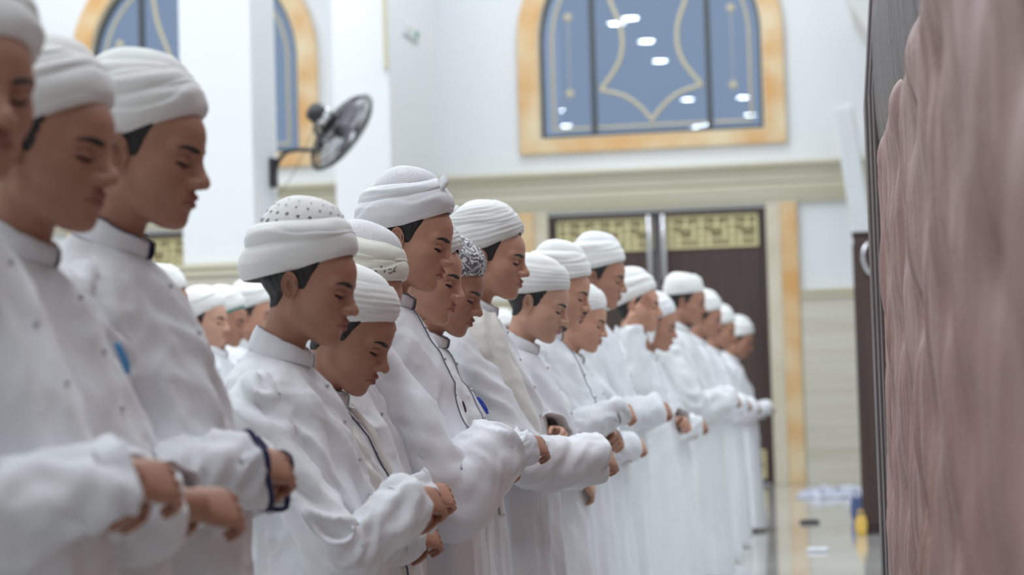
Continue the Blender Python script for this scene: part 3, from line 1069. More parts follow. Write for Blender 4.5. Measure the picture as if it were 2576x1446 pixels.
    g = np.zeros((nz, nph, 3))
    g[..., 0] = (cx_[:, None] * lean + hd_[:, None] * ex[None] * (1 + (flare - 1) * low[:, None])) * (k ** .5)
    g[..., 1] = hw_[:, None] * ey[None] * w * (1 + (flare - 1) * .5 * low[:, None])
    z = zc - dz * k
    z = np.maximum(z, .025)
    tilt = np.exp(-dz / .06)
    g[..., 2] = z[:, None] - .022 * tilt[:, None] * c[None] * k
    N = grid_normals(g, True)
    if np.mean(N[..., 0] * c[None]) < 0: N = -N
    D, P_ = dz[:, None], ph[None, :]
    fold = 0
    for n_, a_ in ((5, .45), (8, .35), (13, .35)):
        pp = rng.uniform(0, 6.28)
        fold = fold + a_ * (1 - 2 * np.abs(np.sin(.5 * (n_ * P_ + pp + 1.1 * vn(D * 1.6 + S0, np.cos(P_), np.sin(P_) + n_)))))
    amp = np.interp(dz, [0, .3, .45, .75, 1.2], [0, .0015, .006, .014, .020])[:, None]
    dsp = amp * fold
    up_ = np.interp(dz, [0, .04, .1, .4, .6], [0, .2, 1, 1, .3])[:, None]
    dsp = dsp + up_ * (.0075 * vn(D * 6 + np.sin(P_) * 1.5 + S0, np.cos(P_) * 2.2 + D * 4, np.sin(P_) * 2.2 + S0)
                       + .0045 * ridge(D * 11 + np.cos(P_ + S0) * 2.4, np.cos(P_) * 1.8 + S0, np.sin(P_) * 1.8 - D * 5)
                       + .002 * ridge(D * 22 + np.cos(P_ * 2 + S0) * 2, np.cos(P_) * 3 + S0, np.sin(P_) * 3)) * wr
    g = g + N * dsp[..., None]
    rb = MB()
    rb.grid(g, True)
    for q_ in sleeves: rb.grid(q_, True)
    robe_o = rb.build('robe', CLOTH[robe], root, True)
    # collar band, open at the throat
    if collar:
        nc = 72
        pc = np.linspace(R(9), R(351), nc)
        cc, ss = np.cos(pc), np.sin(pc)
        rows = []
        topc = -nb * .036 * kh
        for t_, of in ((0, .0), (.25, .003), (.6, .0035), (.95, .0035), (1.0, .001), (.96, -.0025), (.5, -.004), (0, -.004)):
            rx = (.061 + (.054 * kh - .061) * t_) + of
            ry = (.061 + (.052 * kh - .061) * t_) + of
            zz = zc + topc[2] * t_ - (.022 + .010 * t_) * cc * k + .0016 * vn(pc * 4 + S0, t_ * 2)
            rows.append(np.stack([topc[0] * t_ + rx * cc, ry * ss * min(1, .4 + .6 * w), zz], -1))
        rows = np.array(rows)
        co = MB().grid(rows).build('collar', CLOTH[robe], robe_o, True)
        edge = rows[4] + np.array([0, 0, .0008])
        m = MB(); tube_mb(m, edge, .0017, 6)
        tube_mb(m, rows[:5, 0] + np.array([.001, 0, 0]), .002, 6); tube_mb(m, rows[:5, -1] + np.array([.001, 0, 0]), .002, 6)
        m.build('collar_piping', CLOTH[trim] if trim else CLOTH[robe], co and robe_o, True)
    i1 = int(np.argmin(np.abs(dz - .52)))
    if placket:
        cols = [-2, -1, 0, 1, 2]
        if res == 2: cols = [-3, -2, -1, 0, 1, 2, 3]
        pl = g[2:i1][:, cols] + N[2:i1][:, cols] * np.array([-.001] + [.0035] * (len(cols) - 2) + [-.001])[None, :, None]
        MB().grid(pl).build('placket', CLOTH[robe], robe_o, True)
        if ptrim:
            m = MB(); tube_mb(m, pl[:, 1] + N[2:i1][:, 0] * .001, .0016, 6)
            m.build('placket_piping', CLOTH[ptrim], robe_o, True)
        if res:
            for dd in (.06, .14, .22, .30):
                i_ = int(np.argmin(np.abs(dz - dd)))
                pt, nn = g[i_, 0] + N[i_, 0] * .005, N[i_, 0]
                m = MB(); tube_mb(m, [pt - nn * .001, pt + nn * .0015], .0045, 10)
                m.build('button', BUTTON, robe_o, True)
    if cuff:
        for end, cen, td in cuffs[:1] if cuff.get('one') else cuffs:
            m = MB(); tube_mb(m, np.vstack([end, end[:1]]) + td * .001, cuff.get('r', .003), 6, cap=False)
            m.build('cuff_trim', CLOTH[cuff['c']], robe_o, True)
    # shawl laid over the robe
    if shawl:
        for a0, a1, d0, d1, off, mt in shawl:
            j0, j1 = int(a0 / 360 * nph), int(a1 / 360 * nph)
            cols = np.arange(j0, j1 + 1)
            i0, i2 = int(np.argmin(np.abs(dz - d0))), int(np.argmin(np.abs(dz - d1)))
            cv = (cols - j0) / max(1, j1 - j0)
            rv = np.linspace(0, 1, i2 - i0)
            o = off * np.minimum(1, 9 * np.minimum(cv, 1 - cv) + .25)[None, :] * np.minimum(1, 6 * (1 - rv) + .3)[:, None]
            o = o + .006 * ridge(cv[None] * 5 + S0, rv[:, None] * 1.5 + cv[None]) * np.minimum(1, 8 * np.minimum(cv, 1 - cv))[None, :]
            sg_ = g[i0:i2][:, cols % nph] + N[i0:i2][:, cols % nph] * o[..., None]
            so = MB().grid(sg_).build('shawl', CLOTH[mt], root, True)
            md = so.modifiers.new('thickness', 'SOLIDIFY'); md.thickness = .004; md.offset = 0

    # ---- head cloth
    tb = tb or TURBANS['two_fold']
    tb = dict(tb); tb['na'] = {2: 128, 1: 84, 0: 52}[res]
    grids, capg = turban_parts(tb, rng)
    m = MB()
    for q_ in grids: m.grid(T(q_.reshape(-1, 3)).reshape(q_.shape), True)
    if tail:
        # loose end of the cloth hanging from the head
        for pts, wd_ in tail:
            c_ = spline(np.array(pts), 18)
            t_, s_, u_ = frames(c_, (0, 1, 0))
            wv = np.interp(np.linspace(0, 1, 18), np.linspace(0, 1, len(wd_)), wd_)
            th = .02
            a_ = np.linspace(0, 2 * np.pi, 16, endpoint=False)
            gg = c_[:, None] + s_[:, None] * (wv[:, None] * np.cos(a_)[None])[..., None] + u_[:, None] * (th * np.sin(a_)[None] * np.ones((18, 1)) + .012 * np.sin(3 * np.cos(a_))[None])[..., None]
            m.grid(T(gg.reshape(-1, 3)).reshape(gg.shape), True)
    to = m.build('turban', CLOTH[tcloth], root, True)
    cp = MB().grid(T(capg.reshape(-1, 3)).reshape(capg.shape), True).build('cap', CLOTH[cap], to, True)
    if under:
        ub = dict(tb); ub['bands'] = [dict(bf=.70, bb=.44, tf=.90, tb=.62, pow=1.4, pleats=1, lay=-.035, pamp=.004)]
        gu = turban_parts(ub, rng)[0][0]
        MB().grid(T(gu.reshape(-1, 3)).reshape(gu.shape), True).build('under_cap', CLOTH[under], to, True)
    if dots:
        m = MB()
        nn = capg.shape[1]
        for i_, st, r_ in ((4, 6, .024), (6, 6, .017), (8, 7, .011), (10, 9, .008)):
            for j in range(0, nn, st):
                pt = capg[i_, (j + i_ * 2) % nn]
                a_ = np.linspace(0, 2 * np.pi, 8, endpoint=False)
                nrm = pt - np.array([-.10, 0, .80]); nrm /= np.linalg.norm(nrm)
                x_ = np.cross(nrm, (0, 0, 1)); x_ /= np.linalg.norm(x_); y_ = np.cross(nrm, x_)
                v_ = [pt + nrm * .003 + r_ * (x_ * math.cos(t) + y_ * math.sin(t)) for t in a_]
                m.add(T(v_ + [pt + nrm * .006]), [(t, (t + 1) % 8, 8) for t in range(8)])
        o_ = m.build('eyelets', mat('dark_eyelet', (0.05, 0.045, 0.05), 0.8), to, True)
        o_['kind'] = 'stuff'
    info = dict(root=root, robe=robe_o, g=g, N=N, dz=dz, nph=nph, base=base_w, turban=to, T=T, grids=grids)
    return info

TURBANS = {
    'two_fold': dict(th=1.16, bands=[dict(bf=.82, bb=.42, tf=1.09, tb=.72, pow=1.5, pleats=1.2, lay=.004, pamp=.012), dict(bf=1.03, bb=.58, tf=1.10, tb=.84, lay=-.004, pleats=1.2, pamp=.012)], capz=(.78, 1.15)),
    'three_fold': dict(th=1.10, bands=[dict(bf=.80, bb=.40, tf=1.06, tb=.66, pow=1.4, pleats=1.2, lay=.010, pamp=.012, sweep=.3), dict(bf=.98, bb=.56, tf=1.11, tb=.84, lay=.004, pleats=1.5, pamp=.014, sweep=.5), dict(bf=1.06, bb=.72, tf=1.12, tb=1.0, lay=-.02, pleats=1)], capz=(.88, 1.17)),
    'pleated': dict(th=1.16, bands=[dict(bf=.80, bb=.42, tf=1.06, tb=.80, pow=1.4, pleats=6, pamp=.010, lay=.006, notch=.03, sweep=.12), dict(bf=.96, bb=.74, tf=1.14, tb=1.0, lay=-.012, pleats=4, side=-.05, pamp=.010), dict(bf=.93, bb=.80, tf=1.16, tb=.98, lay=.002, pleats=4, side=.06, pamp=.010)], capz=(.9, 1.15)),
    'roll': dict(th=1.22, bands=[dict(bf=.78, bb=.40, tf=.98, tb=.68, pow=1.3, pleats=.8, lay=.008, pamp=.010, sweep=.2), dict(bf=.90, bb=.60, tf=1.04, tb=.84, lay=.002, pleats=.8, pamp=.010)], capz=(.74, 1.14), capr=1.06, fat=.052),
    'low': dict(th=1.16, bands=[dict(bf=.74, bb=.44, tf=1.03, tb=.88, pow=1.2, pleats=7, pamp=.009, lay=.0, sweep=.05)], capz=(.84, 1.08)),
    'flatcap': dict(th=1.12, bands=[dict(bf=.78, bb=.52, tf=1.12, tb=.98, pow=1.2, pleats=1, pamp=.002, lay=-.02)], capz=(.98, 1.10), fat=.045),
    'plump': dict(th=1.16, bands=[dict(bf=.80, bb=.44, tf=1.02, tb=.74, pow=1.3, pleats=2, lay=.010, pamp=.012), dict(bf=.94, bb=.64, tf=1.10, tb=.92, lay=.004, pleats=1.5, pamp=.012)], capz=(.88, 1.17), fat=.058),
}
# ------------------------------------------------------------------ padded partition at the right
LEATHER = mat('rose_brown_leather', (0.330, 0.195, 0.170), 0.44, spec=0.5, bump=(55.0, 0.12), var=(3.0, (0.38, 0.235, 0.205)))
LEATHER_DK = mat('dark_brown_leather', (0.085, 0.058, 0.055), 0.38, spec=0.5, bump=(40.0, 0.15))
def partition():
    root = tag(empty('padded_partition', (.20, 0, 0), .037), 'tall partition padded with button-tufted rose brown leather in a dark frame', 'partition')
    y0, y1, z0, z1 = 1.35, 5.97, .03, 1.62
    ny, nz = 560, 170
    y = np.linspace(y0, y1, ny)[None, :]
    z = np.linspace(z0, z1, nz)[:, None]
    DY, DZ = .40, .18
    a, b = y / DY + z / DZ, y / DY - z / DZ          # diamond lattice, buttons where a and b are even
    fa, fb = np.abs((a + 1) % 2 - 1), np.abs((b + 1) % 2 - 1)
    fy = np.abs((y / DY + .5) % 1 - .5)
    crease = np.exp(-(fy / .06) ** 2) + 0 * z
    d = np.sqrt((fa + fb) ** 2 * .25 + (fa - fb) ** 2 * .25)
    dome = 1 - np.exp(-(d / .42) ** 1.6)
    wy = y + .035 * vn(y * 3, z * 2.2)
    pleat = ridge(wy * 7, z * .8 + 3) * .0085 + ridge(wy * 17 + 9, z * 1.3) * .0055 + ridge(wy * 40 + 9, z * 2.2) * .0022 + vn(y * 4, z * 1.0) * .006
    pleat = pleat + .0035 * np.exp(-(d / .22) ** 2) * np.sin(z * 260 + 6 * vn(y * 9, z * 3))
    h = .024 * dome - .006 * crease + pleat * (.55 + .45 * dome) - .026 * np.exp(-(d / .17) ** 2)
    edge = np.minimum(1, np.minimum((z1 - z) / .09, (y1 - y) / .08))
    edge = np.sqrt(np.clip(1 - (1 - np.clip(edge, 0, 1)) ** 2, 0, 1))
    x = .026 - (h + .004) * edge
    g = np.stack([x + 0 * y, y + 0 * z, z + 0 * y], -1)
    pan = MB().grid(g).build('tufted_panel', LEATHER, root, True)
    a_ = np.linspace(0, 2 * np.pi, 14, endpoint=False)
    bg = np.array([[(.004 - hh, r * math.cos(t), r * math.sin(t)) for t in a_] for r, hh in ((.013, 0), (.0125, .006), (.008, .0095), (.0001, .010))])
    b0 = None
    for i in range(0, 40):
        for j in range(-8, 30):
            yy, zz = (i + j) * DY, (i - j) * DZ
            if 1.7 < yy < y1 - .10 and .20 < zz < z1 - .08:
                ii, jj = int((zz - z0) / (z1 - z0) * (nz - 1)), int((yy - y0) / (y1 - y0) * (ny - 1))
                if b0 is None:
                    b0 = o = MB().grid(bg, True).build('button', LEATHER, pan, True)
                else:
                    o = b0.copy(); COL.objects.link(o); o.parent = pan
                o.location = (g[ii, jj, 0], yy, zz)
    # dark frame: far stile in reeded strips, leaning back above shoulder height
    for ya, yb, xo in ((5.98, 6.08, -.002), (6.085, 6.22, -.009), (6.225, 6.42, -.016)):
        v = []
        for zz, dx in ((0, 0), (1.785, 0), (2.7, .078)):
            v += [(xo + dx, ya, zz), (.14 + dx, ya, zz), (.14 + dx, yb, zz), (xo + dx, yb, zz)]
        f = [(0, 3, 2, 1), (8, 9, 10, 11)]
        for k in (0, 4):
            f += [(k + i, k + (i + 1) % 4, k + 4 + (i + 1) % 4, k + 4 + i) for i in range(4)]
        bevel(mk('frame_stile', v, f, LEATHER_DK, root, False), .012, 3)
    # rolled dark leather rail above the tufting
    ny2, nz2 = 300, 60
    y = np.linspace(1.35, 5.97, ny2)[None, :]; z = np.linspace(1.57, 2.7, nz2)[:, None]
    x = .020 - .018 * np.sqrt(np.clip(1 - ((z - 1.84) / .26) ** 2, 0, 1)) + .06 * np.clip(z - 1.95, 0, 2) + .005 * ridge(y * 6, z * .8) + .003 * ridge(y * 15, z * 1.6 + 4)
    MB().grid(np.stack([x + 0 * y, y + 0 * z, z + 0 * y], -1)).build('upper_rail', LEATHER_DK, root, True)
    MB().box(.05, .13, 1.35, 5.98, 0, 2.2).build('backing_board', WOOD, root)
    return root
partition()

def cabinet():
    root = tag(empty('wooden_cabinet', (.3, 14.75, 0)), 'tall dark brown cabinet with chrome handle just beyond the padded partition', 'cabinet')
    b = bevel(MB().box(-.52, .55, -.33, .35, 0, 1.98).build('carcass', WOOD, root), .01)
    bevel(MB().box(-.53, .56, -.345, .36, 1.981, 2.0).build('top_board', WOOD, root), .006)
    for x0, x1 in ((-.51, .012), (.018, .54)):
        dr = bevel(MB().box(x0, x1, -.352, -.331, .06, 1.96).build('cabinet_door', WOOD, root), .006)
    for k in range(3):
        MB().box(-.528, -.5201, -.30 + k * .21, -.13 + k * .21, .08, 1.92).build('side_batten', WOOD, root)
    m = MB(); tube_mb(m, spline(np.array([(-.40, -.352, 1.93), (-.44, -.39, 1.90), (-.46, -.40, 1.82), (-.43, -.39, 1.73), (-.38, -.355, 1.70)]), 20), .012, 10)
    m.build('handle', CHROME, root, True)
cabinet()

# ------------------------------------------------------------------ the people
F_TEEN = dict(nose=1.05, jaw=1.02, lips=1.05)
F_BOY = dict(nose=.92, jaw=.96, cheek=1.6, chin=.92, bridge=.3)
F_LEAN = dict(nose=1.1, jaw=.95, lips=.95, bridge=1.4)
F_ROUND = dict(nose=.98, jaw=1.06, cheek=1.8, chin=.95, wide=1.03, lips=1.1)
ROW = 'worshippers standing in the front prayer row'
ROW2 = 'worshippers standing in the second prayer row'
P = {}
P['A'] = person('nearest boy cut off by the left edge, half his face out of view', (-1.045, 2.45, 1.308), pitch=10, yaw=-40, face=F_TEEN, skin='b', tb=TURBANS['three_fold'], seed=11, group=ROW, w=.92, res=1)
P['B'] = person('boy with heavily blurred face second from the left edge, blue pen in pocket', (-1.037, 2.8, 1.267), pitch=11, yaw=-6, face=F_TEEN, skin='b', tb=TURBANS['three_fold'], seed=12, group=ROW, w=.95, res=1, r_arm=dict(reach=.02, w=(.25, .06, .357)))
P['C'] = person('tall boy with navy lined collar and cuffs in profile before the white column', (-1.025, 3.17, 1.295), pitch=13, face=F_TEEN, skin='b', tb=TURBANS['three_fold'], trim='navy', cuff=dict(c='navy', r=.005), seed=13, group=ROW, r_arm=dict(w=(.235, .065, .335)))
P['D'] = person('small boy with a dotted white skullcap inside a thick rolled turban', (-.976, 3.9, 1.122), pitch=15, face=F_BOY, skin='b', tb=TURBANS['roll'], cap='dots', dots=True, hs=.205, seed=14, group=ROW, w=.95, r_arm=dict(e=(.17, .17, .40), w=(.30, .06, .30)), l_arm=dict(e=(.14, .17, .38), w=(.28, .05, .32)))
P['E'] = person('small boy bowing deeply in a low pleated turban and cream waistcoat', (-.997, 4.22, 1.016), pitch=27, face=F_BOY, skin='b', tb=TURBANS['low'], hs=.205, seed=15, group=ROW, robe='white', ptrim='navy', w=.9, shawl=[(12, 80, .02, .36, .014, 'cream'), (-95, -25, .02, .36, .014, 'cream')])
P['F'] = person('boy in a cream embroidered turban, face hidden behind the smaller boys', (-1.050, 4.52, 1.106), pitch=28, face=F_BOY, skin='a', tb=TURBANS['plump'], tcloth='turban_c', cap='net', hs=.205, seed=16, group=ROW, w=.9)
P['G'] = person('sharply focused tall boy with parted lips and white net cap in wide satin sleeves', (-.981, 4.83, 1.266), pitch=17, face=dict(F_LEAN, open=.012), skin='a', tb=TURBANS['two_fold'], tcloth='turban_b', cap='net', robe='satin', trim='greytrim', ptrim='greytrim', seed=17, group=ROW, tail=[([(.16, -.16, 1.10), (.20, -.14, 1.19), (.17, -.10, 1.25)], [.07, .06, .01])], wr=1.25, sl=1.45, sag=.05, r_arm=dict(e=(.16, .17, .42), w=(.265, .05, .335)))
P['H'] = person('boy with greyish pleated turban half hidden behind the sharply focused boy', (-1.037, 5.22, 1.206), pitch=15, face=F_LEAN, skin='a', tb=TURBANS['pleated'], tcloth='turban', seed=18, group=ROW, w=.92)
P['I'] = person('boy in a paisley printed turban with a blue pen in his robe pocket', (-1.06, 5.58, 1.178), pitch=22, face=F_BOY, skin='b', tb=TURBANS['low'], tcloth='paisley', cap='paisley', seed=19, group=ROW, trim='greytrim', ptrim='greytrim', w=.95, r_arm=dict(w=(.30, .06, .295), e=(.13, .17, .34)))
P['J'] = person('upright boy with visible ear and finely pleated turban, cream shawl on his shoulder', (-.998, 5.98, 1.304), pitch=10, face=F_TEEN, skin='a', tb=TURBANS['pleated'], seed=20, group=ROW, robe='white', wr=1.4, tail=[([(-.40, -.16, .96), (-.52, -.20, 1.00), (-.56, -.20, 1.06), (-.52, -.18, 1.12)], [.05, .07, .06, .03])], shawl=[(-150, -25, .015, .40, .020, 'cream')], sl=1.3, r_arm=dict(w=(.34, .04, .42), e=(.15, .17, .40)))
P['K'] = person('boy with clasped hands hanging low and ear showing under a ribbed turban', (-.975, 6.55, 1.181), pitch=20, face=F_ROUND, skin='c', tb=TURBANS['low'], seed=21, group=ROW, res=1, r_arm=dict(w=(.20, .06, .42), e=(.06, .175, .37), hand=(.4, .6, -.7), reach=.01), l_arm=dict(w=(.16, .05, .45), hand=(.4, .6, -.7), reach=.01))
P['L'] = person('boy with plump smooth turban standing right behind the clasped hands boy', (-.975, 7.05, 1.241), pitch=18, face=F_TEEN, skin='a', tb=TURBANS['plump'], seed=22, group=ROW, res=1, trim='greytrim', ptrim='greytrim', r_arm=dict(w=(.26, .06, .26), e=(.09, .175, .33)))
P['N'] = person('short boy with small tilted turban in front of the brown door', (-.986, 7.55, 1.169), pitch=16, face=F_ROUND, skin='a', tb=TURBANS['low'], hs=.20, trim='greytrim', seed=23, group=ROW, res=1, w=.92)
P['M'] = person('tallest boy under the gold lattice with bluish cap top and dark hair', (-.972, 8.05, 1.349), pitch=14, face=F_TEEN, skin='b', tb=TURBANS['plump'], cap='turban_b', seed=24, group=ROW, res=1)
P['O'] = person('boy raising a hand beside his ear, turban tipped backwards', (-.959, 9.2, 1.301), pitch=4, face=F_TEEN, skin='a', tb=TURBANS['roll'], seed=25, group=ROW, res=1, r_arm=dict(e=(.06, .20, .22), w=(.05, .19, -.055), cw=.62, hand=(.55, .15, .6), back=(.1, 1, 0), reach=.03, curl=.8))
P['P'] = person('boy with a loose turban end hanging beside his cheek', (-.987, 10.1, 1.224), pitch=14, face=F_TEEN, skin='b', tb=TURBANS['two_fold'], tcloth='turban_b', seed=26, group=ROW, res=1, tail=[([(-.15, -.36, .95), (-.12, -.47, .75), (-.05, -.46, .45), (.02, -.42, .12)], [.06, .12, .13, .02]), ([(-.45, -.25, .85), (-.5, -.3, .6), (-.42, -.32, .3)], [.05, .1, .03])])
P['Q'] = person('broad shouldered worshipper in a tall flat topped white cap', (-.938, 11.2, 1.382), pitch=14, face=F_TEEN, skin='b', tb=TURBANS['flatcap'], seed=27, group=ROW, res=1, w=1.12, robe='grey')
P['R'] = person('worshipper mostly hidden behind the flat capped man', (-.958, 12.5, 1.334), pitch=16, skin='b', tb=TURBANS['plump'], seed=28, group=ROW, res=0, lean=.6)
P['S'] = person('second last worshipper of the front row against the brown door', (-.967, 13.7, 1.297), pitch=16, skin='b', tb=TURBANS['plump'], seed=29, group=ROW, res=0, lean=.6)
P['T'] = person('last worshipper at the far end of the front row', (-.948, 15.0, 1.251), pitch=22, skin='b', tb=TURBANS['roll'], seed=30, group=ROW, res=0, lean=.6)
P['U'] = person('second row worshipper mostly hidden behind the tall blurred boy', (-2.884, 8.6, 1.343), pitch=12, skin='b', tb=TURBANS['pleated'], seed=31, group=ROW2, res=1)
P['V'] = person('second row boy with full white turban and navy collar, looking ahead', (-2.834, 9.0, 1.295), pitch=4, yaw=-8, skin='c', tb=TURBANS['three_fold'], trim='navy', seed=32, group=ROW2, res=1)
P['W'] = person('second row boy with green cap showing under his turban', (-2.893, 9.45, 1.297), pitch=12, skin='b', tb=TURBANS['two_fold'], under='green', seed=33, group=ROW2, res=1)
P['X'] = person('second row worshipper whose nape shows behind the dotted skullcap boy', (-2.896, 9.9, 1.346), pitch=10, skin='a', tb=TURBANS['plump'], seed=34, group=ROW2, res=1)

P['Z'] = person('distant second row worshipper glimpsed between the upright boy and the round faced boy', (-2.768, 16.0, 1.42), pitch=12, skin='b', tb=TURBANS['plump'], seed=35, group=ROW2, res=0)

def spot(info, phi, d):
    """point, normal and vertical tangent on a robe (world)"""
    i, j = int(np.argmin(np.abs(info['dz'] - d))), int(round(phi / 360 * info['nph'])) % info['nph']
    p = info['g'][i, j] + np.array(info['root'].location)
    n = info['N'][i, j]
    t = info['g'][i + 2, j] - info['g'][i - 2, j]; t /= np.linalg.norm(t)
    return p, n, t
def pocket(info, p0, p1, d0, d1):
    nph = info['nph']
    cols = np.arange(int(p0 / 360 * nph), int(p1 / 360 * nph) + 1)
    i0, i1 = (int(np.argmin(np.abs(info['dz'] - d))) for d in (d0, d1))
    g = info['g'][i0:i1][:, cols] + info['N'][i0:i1][:, cols] * .003
    g[:, 0] -= info['N'][i0:i1, cols[0] % nph] * .0045; g[:, -1] -= info['N'][i0:i1, cols[-1] % nph] * .0045; g[0] -= info['N'][i0, cols] * .002; g[-1] -= info['N'][i1 - 1, cols] * .004
    MB().grid(g).build('pocket', CLOTH['white'], info['robe'], True)
def pen(info, phi, d, ln, label, blue):
    p, n, t = spot(info, phi, d)
    root = tag(empty('pen', tuple(p)), label, 'pen')
    m = MB(); tube_mb(m, [n * .009 - t * ln * .5, n * .008 + t * ln * .6], .0038, 10)
    m.build('cap', blue, root, True)
    m = MB(); tube_mb(m, [n * .009 - t * ln * .48, n * .0135 - t * ln * .45, n * .0145 + t * ln * .1, n * .0125 + t * ln * .45], .0016, 8)
    m.build('clip', blue, root, True)
pocket(P['I'], 4, 34, .175, .30)
pen(P['I'], 12, .185, .045, 'blue pen clipped in the pocket of the paisley turbaned boy', mat('blue_pen_plastic', (0.02, 0.06, 0.50), 0.3))
pocket(P['B'], 10, 42, .15, .28)
pen(P['B'], 25, .15, .040, 'blurred blue pen clipped in the second boy\'s robe pocket', mat('sky_blue_pen_plastic', (0.08, 0.30, 0.62), 0.3))
p, n, t = spot(P['G'], 13, .25)
s_ = np.cross(n, t)
root = tag(empty('pin_badge', tuple(p)), 'small dark purple pin badge on the sharply focused boy\'s chest', 'badge')
for nm, sc_, o0, o1, mt in (('plate', 1.0, .006, .009, mat('dark_purple_enamel', (0.06, 0.035, 0.085), 0.25)), ('emblem', .55, .0088, .010, mat('pale_metal', (0.45, 0.40, 0.45), 0.3, metal=.8))):
    a_ = np.linspace(0, 2 * np.pi, 24, endpoint=False)
    ex_ = .0075 * sc_ * np.sign(np.cos(a_)) * np.abs(np.cos(a_)) ** .5
    ey_ = .0140 * sc_ * np.sign(np.sin(a_)) * np.abs(np.sin(a_)) ** .5
    rr = [(1, o0), (1, o1), (.85, o1 + .001), (.001, o1 + .001)]
    MB().grid(np.array([[s_ * x * q + t * y * q + n * o for x, y in zip(ex_, ey_)] for q, o in rr]), True).build(nm, mt, root, True)

# dark embroidery along the cream turban
def embroidery(info):
    g = info['grids'][0]
    rd = random.Random(4)
    m = MB()
    na = g.shape[1]
    for k in range(70):
        ph = -rd.uniform(35, 105)
        v = .40 + .004 * (ph + 70) + rd.gauss(0, .07)
        i, j = int(np.clip(v, .1, .9) * (g.shape[0] - 1)), int(ph / 360 * na) % na
        c = g[i, j]
        nr = np.array([c[0] + .12, c[1], 0]); nr /= np.linalg.norm(nr)
        x_ = np.cross(nr, (0, 0, 1)); y_ = np.array([0, 0, 1.])
        r = rd.uniform(.005, .012)
        aa = np.linspace(0, 2 * np.pi, 7, endpoint=False)
        vv = [c + nr * .001 + r * (x_ * math.cos(q) * rd.uniform(.6, 1.4) + y_ * math.sin(q) * rd.uniform(.6, 1.4)) for q in aa] + [c + nr * .006]
        m.add(info['T'](vv), [(q, (q + 1) % 7, 7) for q in range(7)])
    o = m.build('embroidery', mat('grey_thread', (0.13, 0.12, 0.13), 0.8), info['turban'], True)
    o['kind'] = 'stuff'
embroidery(P['F'])
# ------------------------------------------------------------------ wall fan on the column
def fan():
    root = tag(empty('wall_fan', (-4.52, 15.45, 2.72)), 'black wall fan with wire cage tilted down from the white column', 'fan')
    bevel(MB().box(.0005, .045, -.05, .05, -.13, .09).build('wall_bracket', BLACKPL, root), .008)
    C = np.array([-3.90 + 4.52, 15.2 - 15.45, 2.945 - 2.72])
    nrm = np.array([.62, .56, -.54]); nrm /= np.linalg.norm(nrm)
    x_ = np.cross(nrm, (0, 0, 1)); x_ /= np.linalg.norm(x_)
    y_ = np.cross(nrm, x_)
    L = lambda a, b, c: C + x_ * a + y_ * b + nrm * c
    m = MB(); tube_mb(m, spline(np.array([(.03, 0, -.02), (.06, 0, .06), (.13, -.03, .125), (.24, -.08, .135), L(.05, .22, -.10), L(0, .10, -.20)]), 28), .017, 10)
    m.build('arm', BLACKPL, root, True)
    a = np.linspace(0, 2 * np.pi, 28, endpoint=False)
    lathe = lambda prof: np.array([[L(r * math.cos(t), r * math.sin(t), h) for t in a] for r, h in prof])
    MB().grid(lathe([(.001, -.30), (.05, -.30), (.072, -.28), (.075, -.20), (.075, -.12), (.06, -.10), (.001, -.10)]), True).build('motor_housing', BLACKPL, root, True)
    MB().grid(lathe([(.078, -.215), (.080, -.21), (.080, -.17), (.078, -.165)]), True).build('chrome_band', CHROME, root, True)
    MB().grid(lathe([(.001, .03), (.03, .028), (.042, .01), (.042, -.06), (.001, -.06)]), True).build('hub', BLACKPL, root, True)
    for k in range(3):
        t0 = k * 2 * math.pi / 3 + .4
        rows = []
        for i in range(10):
            r = .04 + .23 * i / 9
            w = .35 + .75 * math.sin(math.pi * min(1, i / 9 * .8 + .1))
            rows.append([L(r * math.cos(t0 + w * (u - .5)), r * math.sin(t0 + w * (u - .5)), .035 * (u - .5) * 2 - .015) for u in np.linspace(0, 1, 7)])
        o = MB().grid(np.array(rows)).build('blade', mat('grey_smoked_blade', (0.20, 0.20, 0.22), 0.3), root, True)
        md = o.modifiers.new('t', 'SOLIDIFY'); md.thickness = .003
    RR = .325
    for nm, sg, dep in (('rear_cage', -1, .10), ('front_cage', 1, .075)):
        m = MB()
        for k in range(48):
            t = k * 2 * math.pi / 48
            pts = [L(r * math.cos(t), r * math.sin(t), sg * dep * math.sqrt(max(0, 1 - (r / RR) ** 2.4))) for r in np.linspace(.06, RR, 9)]
            tube_mb(m, pts, .0022, 5, cap=False)
        for r in (.07, .15, .24, .30):
            pts = [L(r * math.cos(t), r * math.sin(t), sg * dep * math.sqrt(max(0, 1 - (r / RR) ** 2.4))) for t in np.linspace(0, 2 * np.pi, 49)]
            tube_mb(m, pts, .0028, 5, cap=False)
        o = m.build(nm, BLACKPL, root, True)
        o['kind'] = 'stuff'
    m = MB(); tube_mb(m, [L(RR * math.cos(t), RR * math.sin(t), 0) for t in np.linspace(0, 2 * np.pi, 65)], .013, 8, cap=False)
    m.build('cage_rim', BLACKPL, root, True)
    m = MB(); tube_mb(m, spline(np.array([L(0, .1, -.2), (.2, -.1, -.05), (.03, 0, -.2)]), 16), .003, 5)
    m.build('power_cord', BLACKPL, root, True)
fan()

